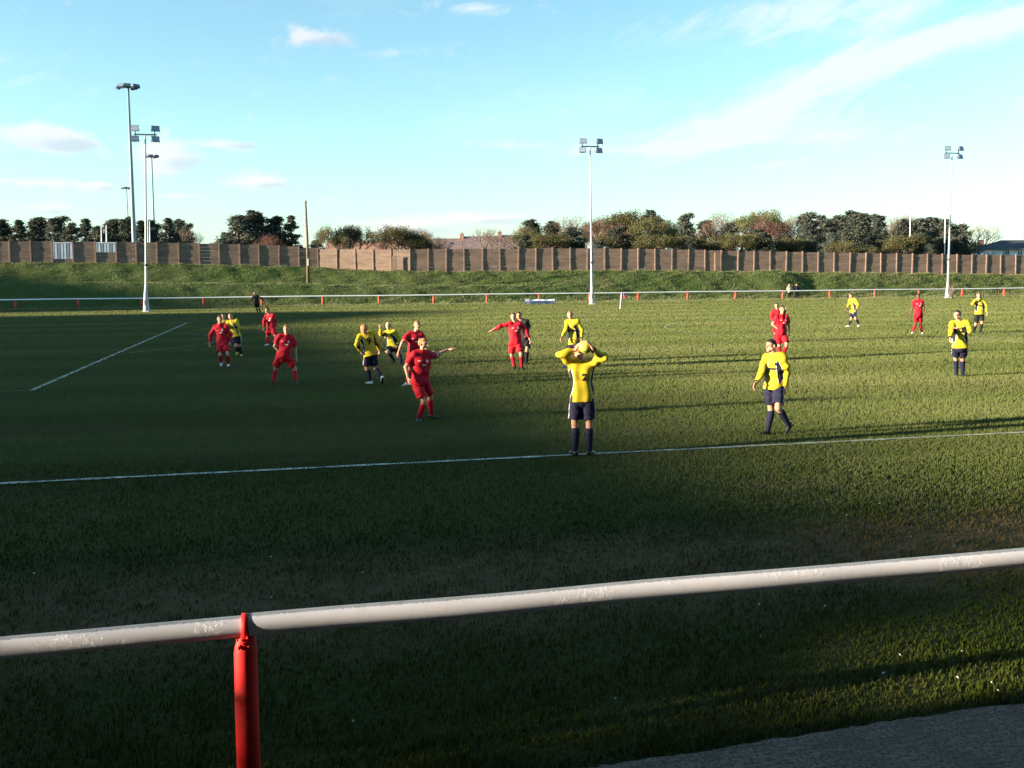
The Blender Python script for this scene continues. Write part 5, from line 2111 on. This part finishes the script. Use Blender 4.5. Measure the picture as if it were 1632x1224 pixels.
# the thrower on the near touchline, ball held behind the head
TY = G(927, 727).y
thrower = person("player in yellow seen from behind, holding the ball overhead on the touchline", 727, (927.5, 631), (927, 577), (924.5, 563), 178,
                 ((962.5, 568, -1), (945, 558, -1)), ((893.5, 565, -1), (918.5, 557, -1)),
                 ((939.5, 676), (939.5, 718), 150, 0, True, 1), ((916, 676), (916.5, 718.5), 205, 0, True, 1), YEL, 'hair_ginger', 1.04, headphi=185, headpitch=18, lean=-1,
                 handR=('spread', (-0.35, -0.45, 0.75), (-0.9, -0.2, -0.3)), handL=('spread', (0.35, -0.45, 0.75), (0.9, -0.2, -0.3)), h=0.012, number="2", seed=3, armblack=0.2, shrug=0.05, numsize=0.15, numoff=0.035)
captain = person("player in red with white armband pointing right, nearest of the reds", 672, (669.5, 606), (672.5, 561.5), (673, 550), 22,
                 ((645.6, 586.8, -1), (650.5, 603, -1)), ((698.5, 564.5, 1), (714, 557, 1)),
                 ((676, 640), (667.8, 666), -5, 0, True, -1), ((685.5, 632), (688, 660.5), 60, 0, True, -1), REDC, 'hair_ginger', 1.0, headphi=60, lean=-1,
                 sleeves='short', h=0.013, handL=('point', (1.0, 0.2, 0.18), (0, 0, -1)), seed=8)
person("red shirted player with pale ginger hair running just behind the pointing captain", 616, (660.5, 562), (661.5, 530), (664.5, 518.5), 18,
       ((641, 546, -1), (635, 561, -1)), ((677, 548, 1), (679, 560, -1)),
       ((653, 586), (648.5, 610), -40, 5, True, -1), ((672, 588), (670, 611), 15, 0, True, -1), RED, 'hair_ginger', 1.0, headphi=22, sleeves='short', h=0.015, seed=12, boots='boot_white')
person("yellow number nine seen from behind, jogging left", 613, (590.5, 562), (583.5, 530.5), (579.5, 524.5), 200,
       ((602, 546, 1), (604, 557, 1)), ((568, 549, -1), (574.5, 560, 1)),
       ((597.5, 587), (609, 601.5), 200, 55, False, 1), ((584.5, 587), (590.5, 608), 235, 0, True, 1), YEL, 'hair_ginger', 1.0, headphi=225, lean=1, h=0.015, number="9", seed=16, boots='boot_white')
person("fair haired yellow player crouched in stride with one fist raised", 582, (625.5, 551), (620.3, 527.5), (619.3, 520.5), -12,
       ((607.5, 534, -1), (605.5, 522.5, -1)), ((636, 540, 1), (633, 550, -1)),
       ((617.5, 561), (628, 574), -25, 10, False, -1), ((636, 563), (640, 578), -10, 30, True, -1), YEL, 'hair_blond', 1.0, headphi=-5, lean=-1, h=0.016, handR='fist', seed=20, gx=628)
person("red player pointing left with an outstretched arm in front of the referee", 589, (821.5, 544.5), (820.5, 513.5), (818.3, 504.5), 5,
       ((797, 520, -1), (785, 526, -1)), ((840.5, 529, -1), (844.5, 542, -1)),
       ((815.5, 566), (820, 584), -20, 5, True, -1), ((830.5, 565), (832, 585), 5, 0, True, -1), RED, 'hair_brown', 1.0, headphi=-5, h=0.015, handR='point', seed=24, boots='boot_black')
person("referee in black standing behind the red player who points left", 580, (836.5, 541.5), (831.5, 510.5), (827.5, 503), -20,
       ((825, 524, 1), (824, 534, -1)), ((843.5, 523, 1), (840.5, 532, -1)),
       ((832, 557), (834, 576), -10, 0, True, -1), ((840, 557), (839, 577), -10, 0, True, -1), BLK, 'hair_dark', 1.0, headphi=-15, sleeves='short', h=0.016, seed=28, marks=False, group="match officials")
person("yellow player standing beyond the thrower, right arm held out low", 587, (915.3, 544), (911.5, 510), (908.7, 502), -14,
       ((902, 526, -1), (895.8, 537, -1)), ((927, 526, 1), (927, 540, -1)),
       ((907, 565), (903, 582), -40, 0, True, -1), ((920, 565), (922, 583), -10, 0, True, -1), YEL, 'hair_ginger', 1.0, headphi=-8, h=0.015, seed=32, boots='boot_blue')
person("yellow player striding left near the touchline, hands low", 695, (1233.5, 613), (1235, 565), (1231, 552.5), -38,
       ((1216, 590, -1), (1206, 609, -1)), ((1254, 596, 1), (1250.5, 620, -1)),
       ((1228.6, 649), (1223.5, 686), -75, 0, True, -1), ((1240, 651), (1256.5, 677), -60, 48, False, -1), YEL, 'hair_dark', 1.0, headphi=-62, lean=-1, h=0.012, seed=36)
person("red player running with bent arms above the striding yellow player", 572, (1244.5, 530.5), (1246.5, 502), (1246, 493), 8,
       ((1231, 517, -1), (1241, 525.5, -1)), ((1257, 517.5, 1), (1258, 529, -1)),
       ((1242, 550), (1241, 568), 0, 0, True, -1), ((1254, 550), (1248.5, 566), 0, 40, False, -1), RED, 'hair_brown', 1.03, headphi=10, sleeves='short', h=0.016, handR='fist', seed=40)
person("red player half hidden behind the running red, one arm raised", 545, (1239.5, 517), (1238.7, 494), (1238, 487), -15,
       ((1230.5, 506, -1), (1232, 515, -1)), ((1249.5, 503.5, 1), (1252, 494.5, -1)),
       ((1236, 531.5), (1235.5, 542), -10, 0, True, -1), ((1243.5, 531.5), (1244.5, 542), -10, 0, True, -1), RED, 'hair_dark', 1.0, headphi=-20, h=0.018, seed=44, marks=False)
person("distant yellow player walking left near the far touchline", 521, (1360.2, 497), (1358.8, 476), (1356.5, 471.3), -55,
       ((1353, 485.5, -1), (1349.5, 491.5, -1)), ((1369, 487, 1), (1364, 495, -1)),
       ((1356.5, 508.5), (1352.8, 518.5), -85, 0, True, -1), ((1363.5, 508), (1368.8, 517), -70, 40, False, -1), YEL, 'hair_dark', 1.0, headphi=-70, h=0.018, seed=48, boots='boot_white')
person("distant red player walking with crossing legs near the far touchline", 533, (1463.7, 499.5), (1463.3, 478), (1462.7, 472), -8,
       ((1454, 491, 1), (1450.8, 502, -1)), ((1472.7, 491, 1), (1473.5, 504, -1)),
       ((1459.8, 512.5), (1454.8, 529.5), -35, 0, True, -1), ((1466, 512.5), (1469.8, 529), -15, 10, True, -1), RED, 'hair_dark', 1.0, skin='skin_dark', headphi=-5, sleeves='short', h=0.018, seed=52, boots='boot_white')
person("yellow player at the right with one forearm across the chest", 603, (1530, 549.5), (1530, 511), (1526.3, 502), -22,
       ((1516, 527, -1), (1514.5, 538.5, -1)), ((1545.5, 528, -1), (1529, 524, -1)),
       ((1523.5, 569), (1524.3, 595), -15, 0, True, -1), ((1534, 569), (1534.5, 593), -20, 0, True, -1), YEL, 'hair_dark', 1.06, headphi=-38, h=0.014, seed=56)
person("player in dull yellow and black with a hand raised to the mouth, at the right", 532, (1561, 498), (1561.2, 477), (1560, 470.8), -14,
       ((1549.5, 485, -1), (1556, 476.5, -1)), ((1573, 490.5, 1), (1573.3, 501.5, -1)),
       ((1556, 514), (1551.8, 528), -35, 0, True, -1), ((1565, 514), (1562.3, 529), -15, 0, True, -1), OLV, 'hair_brown', 1.03, headphi=-20, h=0.018, seed=60)
person("red player jogging towards the camera, leftmost of the players", 584, (354.5, 547), (351, 517.5), (350.3, 508.5), 4,
       ((335.5, 534, -1), (334.3, 546.5, -1)), ((369, 536, 1), (366.3, 547.5, -1)),
       ((350.5, 565.5), (352.5, 577, ), 0, 50, False, -1), ((362.5, 564.5), (364, 580), 10, 0, True, -1), RED, 'hair_brown', 1.0, headphi=20, h=0.016, seed=64, boots='boot_white')
person("yellow player marking close behind the leftmost red player", 569, (375.5, 533.5), (369.8, 511), (367.7, 504.5), -8,
       ((362, 522, -1), (367, 530, -1)), ((381, 525, 1), (372.5, 531.5, -1)),
       ((376, 551), (378.5, 560), -5, 20, False, -1), ((381.5, 551), (384.3, 564.5), 15, 0, True, -1), YEL, 'hair_brown', 0.98, headphi=5, lean=1, h=0.016, seed=68, boots='boot_yellow')
person("yellow player almost hidden behind the shoulder of the leftmost red player", 566, (360, 533), (357.3, 511.5), (356, 504.5), 0,
       ((351, 522, 1), (353, 531, -1)), ((365, 522, 1), (364, 531, -1)),
       ((357, 549), (357, 562), 0, 0, True, -1), ((363, 549), (363, 562), 0, 0, True, -1), YEL, 'hair_dark', 0.98, headphi=10, h=0.019, seed=70, marks=False)
person("red player jogging with white boots, farther back in the penalty area side", 552, (432.3, 523), (429.5, 501.5), (426.8, 495.3), -22,
       ((421, 512, -1), (420.2, 521.5, -1)), ((439, 511, 1), (440, 521, 1)),
       ((426, 534.5), (426.3, 548), -30, 0, True, -1), ((438.5, 536), (442, 545), -30, 50, False, -1), RED, 'hair_brown', 0.98, headphi=-30, h=0.017, seed=74, boots='boot_white')
person("red player standing astride with bent knees, arm across the waist", 613, (451.5, 566), (456.3, 534.5), (457, 526), 12,
       ((437, 553, -1), (447.5, 564, -1)), ((470.7, 554, 1), (472.3, 570, -1)),
       ((438.5, 588.5), (435.3, 608), -25, 0, True, -1), ((469.7, 588), (471, 608.5), 40, 0, True, -1), RED, 'hair_ginger', 1.0, headphi=0, lean=-1, sleeves='short', h=0.015, seed=78)
lino = person("assistant referee in black holding a red flag low at the far left", 500, (408.8, 482.5), (407.3, 471), (405.6, 467.2), 10,
              ((401.5, 477, 1), (401, 482, -1)), ((416.5, 476, 1), (420, 480.5, -1)),
              ((408.5, 491), (411, 498), 0, 0, True, -1), ((412.5, 491), (415, 498), 15, 0, True, -1), BLK, 'hair_dark', 0.97, headphi=10, h=0.02, seed=82, marks=False, group="match officials")
TAN = ('tan', 'black', 'black', 'coat')
JEAN = ('navy', 'jean', 'black', 'coat')
for lb, cx, kt, sd in (("spectator in a tan jacket standing behind the far rail", 1258.5, TAN, 86), ("spectator in dark clothes standing behind the far rail beside the tan jacket", 1270, JEAN, 90)):
    sx_ = P(cx, 470, 98.6)
    sy_ = far_rail_y(sx_.x) + 0.33
    gyy = 475.8
    person(lb, gyy, (cx, 464.5), (cx - 0.6, 456.6), (cx - 1, 453.9), 15, ((cx - 4, 460.5, 1), (cx - 3, 464, -1)), ((cx + 4, 460.5, 1), (cx + 3.4, 464, -1)),
           ((cx - 1.4, 469.5), (cx - 1.6, 474.0), -10, 0, True, -1), ((cx + 1.4, 469.5), (cx + 1.8, 474.0), 15, 0, True, -1), kt, 'hair_dark', 0.96, h=0.022, seed=sd, marks=False, depth=sy_,
           group="spectators behind the far rail")

# ball in the thrower's hands
hd_ = thrower
bc = (hd_['wr']['R'] + hd_['wr']['L']) / 2 + np.array([0.015, -0.05, 0.05])
M_BALLY = mat("ball_yellow", (0.40, 0.37, 0.06), 0.5, 0.3)
M_BALLW = mat("ball_dark_panel", (0.05, 0.08, 0.04), 0.5, 0.3)
bm = bmesh.new()
bmesh.ops.create_icosphere(bm, subdivisions=4, radius=0.11)
me = bpy.data.meshes.new("football")
bm.to_mesh(me)
bm.free()
me.materials.append(M_BALLY)
me.materials.append(M_BALLW)
for p in me.polygons:
    c = p.center.normalized()
    a = 0.85 * c.x - 0.35 * c.z + 0.45 * c.z * c.z
    b2 = c.z + 0.55 * c.x * c.x
    p.material_index = 1 if abs(a - 0.38) < 0.05 or abs(a + 0.42) < 0.05 or abs(b2 + 0.55) < 0.07 else 0
    p.use_smooth = True
ball = obj("football", me)
ball.location = tuple(bc)
tag(ball, "yellow football with dark curved bands held overhead by the thrower", "ball")

# assistant's flag
w = lino['wr']['L']
fo = empty("linesman_flag", tuple(w))
tag(fo, "red flag on a short stick held low by the assistant referee", "flag")
e1 = np.array(P(427, 488.5, lino['Y'] - 0.1)) - w
MB().tube([tuple(-e1 * 0.15), tuple(e1)], 0.014, 6).build("stick", M_BARK, fo)
q0, q1 = e1 * 0.35, e1
dn = np.array([0.02, -0.03, -0.20])
f = MB()
for i in range(5):
    p = q0 + (q1 - q0) * i / 4
    for dd in (0.0, 0.012):
        f.v += [tuple(p + np.array([0, dd, 0.02])), tuple(p + dn * (0.8 + 0.2 * math.sin(i)) + np.array([0, dd + 0.03 * math.sin(i * 1.5), 0]))]
    if i:
        o = 4 * i
        f.f += [(o - 4, o, o + 1, o - 3), (o - 2, o - 1, o + 3, o + 2), (o - 3, o + 1, o + 3, o - 1), (o - 4, o - 2, o + 2, o)]
f.build("flag_cloth", mat("lino_flag", (0.55, 0.07, 0.04), 0.8), fo)

# ------------------------------------------------------------------ covered stand added unseen around the camera, its roof blocks sky light
M_STAND = mat("stand_cladding", (0.06, 0.06, 0.058), 0.7, 0.2, var=0.15, vscale=0.6)
M_SEAT = mat("stand_seat_red", (0.30, 0.02, 0.02), 0.5, 0.3)
st = empty("sky_block_stand", (0, 0, 0), math.atan2(near_dir.y, near_dir.x))
tag(st, "covered stand added behind the camera to block sky light, out of the picture", "stand")
for i in range(4):
    MB().box((-8.0, -3.2 - 0.9 * i, 0.0), (34.0, -2.3 - 0.9 * i, 0.35 * (i + 1))).build("step", M_CONC, st)
MB().box((-26.0, -7.2, 0.0), (34.0, -7.0, 5.7)).build("back_wall", M_STAND, st)
MB().add([(-26.2, -7.3, 5.7), (34.2, -7.3, 5.7), (34.2, 5.8, 6.5), (-26.2, 5.8, 6.5), (-26.2, -7.3, 5.85), (34.2, -7.3, 5.85), (34.2, 5.8, 6.65), (-26.2, 5.8, 6.65)],
         [(0, 3, 2, 1), (4, 5, 6, 7), (0, 1, 5, 4), (1, 2, 6, 5), (2, 3, 7, 6), (3, 0, 4, 7)]).build("roof", M_STAND, st)
for i in range(7):
    MB().tube([(-4.6 + 6.4 * i, -6.6, 0), (-4.6 + 6.4 * i, -6.6, 6.0)], 0.09, 8).build("column", M_DARKSTEEL, st)

# two blocks added out of frame on the left to shade verge and path
dg_ = empty("verge_shade_block", (-9.0, 3.3, 0), 0.0)
tag(dg_, "low shelter-shaped block added out of frame on the left to shade the verge", "shelter")
MB().box((-1.3, 0, 0), (-1.2, 5.0, 1.15)).build("back_panel", M_STAND, dg_)
MB().box((-1.3, 0, 1.15), (0.0, 5.0, 1.22)).build("roof", M_STAND, dg_)
for yy in (0.0, 4.92):
    MB().box((-1.2, yy, 0), (0.0, yy + 0.08, 1.15)).build("side_panel", M_STAND, dg_)
MB().box((-1.15, 0.2, 0.38), (-0.75, 4.8, 0.45)).build("bench", M_SEAT, dg_)
hut = empty("path_shade_block", (-10.4, -1.1, 0))
tag(hut, "small hut-shaped block added out of frame on the left to shade the path", "hut")
MB().box((0, 0, 0), (2.0, 3.4, 2.8)).build("wall", M_BRICK, hut)
MB().box((-0.05, -0.15, 2.8), (2.15, 3.42, 2.95)).build("roof", M_ROOFD, hut)
MB().box((2.003, 1.0, 0.0), (2.04, 1.9, 2.0)).build("door", M_SEAT, hut)

nh = 52000  # leaf screen added out of view to dim the low sun on the verge
hx = nrng.uniform(-0.5, 0.5, nh)
hyy = nrng.uniform(0.0, 7.4, nh)
hz = 2.60 * nrng.uniform(0, 1, nh)
keep = np.abs(hyy + 0.6 - (post_g.y - math.tan(SUN_AZ) * (post_g.x + 13.2))) > 0.10      # a narrow gap that lets sun onto the red post
hx, hyy, hz = hx[keep], hyy[keep], hz[keep]
nh = len(hx)
h2 = 300
hc = np.concatenate([np.stack([hx, hyy, hz], 1), np.stack([nrng.uniform(-0.4, 0.4, h2), nrng.uniform(0, 7.4, h2), nrng.uniform(2.4, 3.7, h2)], 1)])
nh = len(hc)
vq, fq = leaf_cloud(hc, [0.03] * nh, 1, 0.055, 1.0, 77)
hedge = empty("sun_screen_hedge", (-13.2, 0.6, 0))
tag(hedge, "thin hedge-shaped screen added out of frame on the left to dim the verge sunlight", "hedge")
obj("foliage", mesh_np("foliage", vq, fq, (mat("hedge_leaf", (0.03, 0.045, 0.02), 0.8),)), hedge)
for i in range(12):
    MB().tube([(0, 0.3 + i * 0.6, -0.1), (rnd.uniform(-.2, .2), 0.3 + i * 0.6 + rnd.uniform(-.2, .2), 2.4)], [0.03, 0.012], 5).build("stem", M_BARK, hedge)
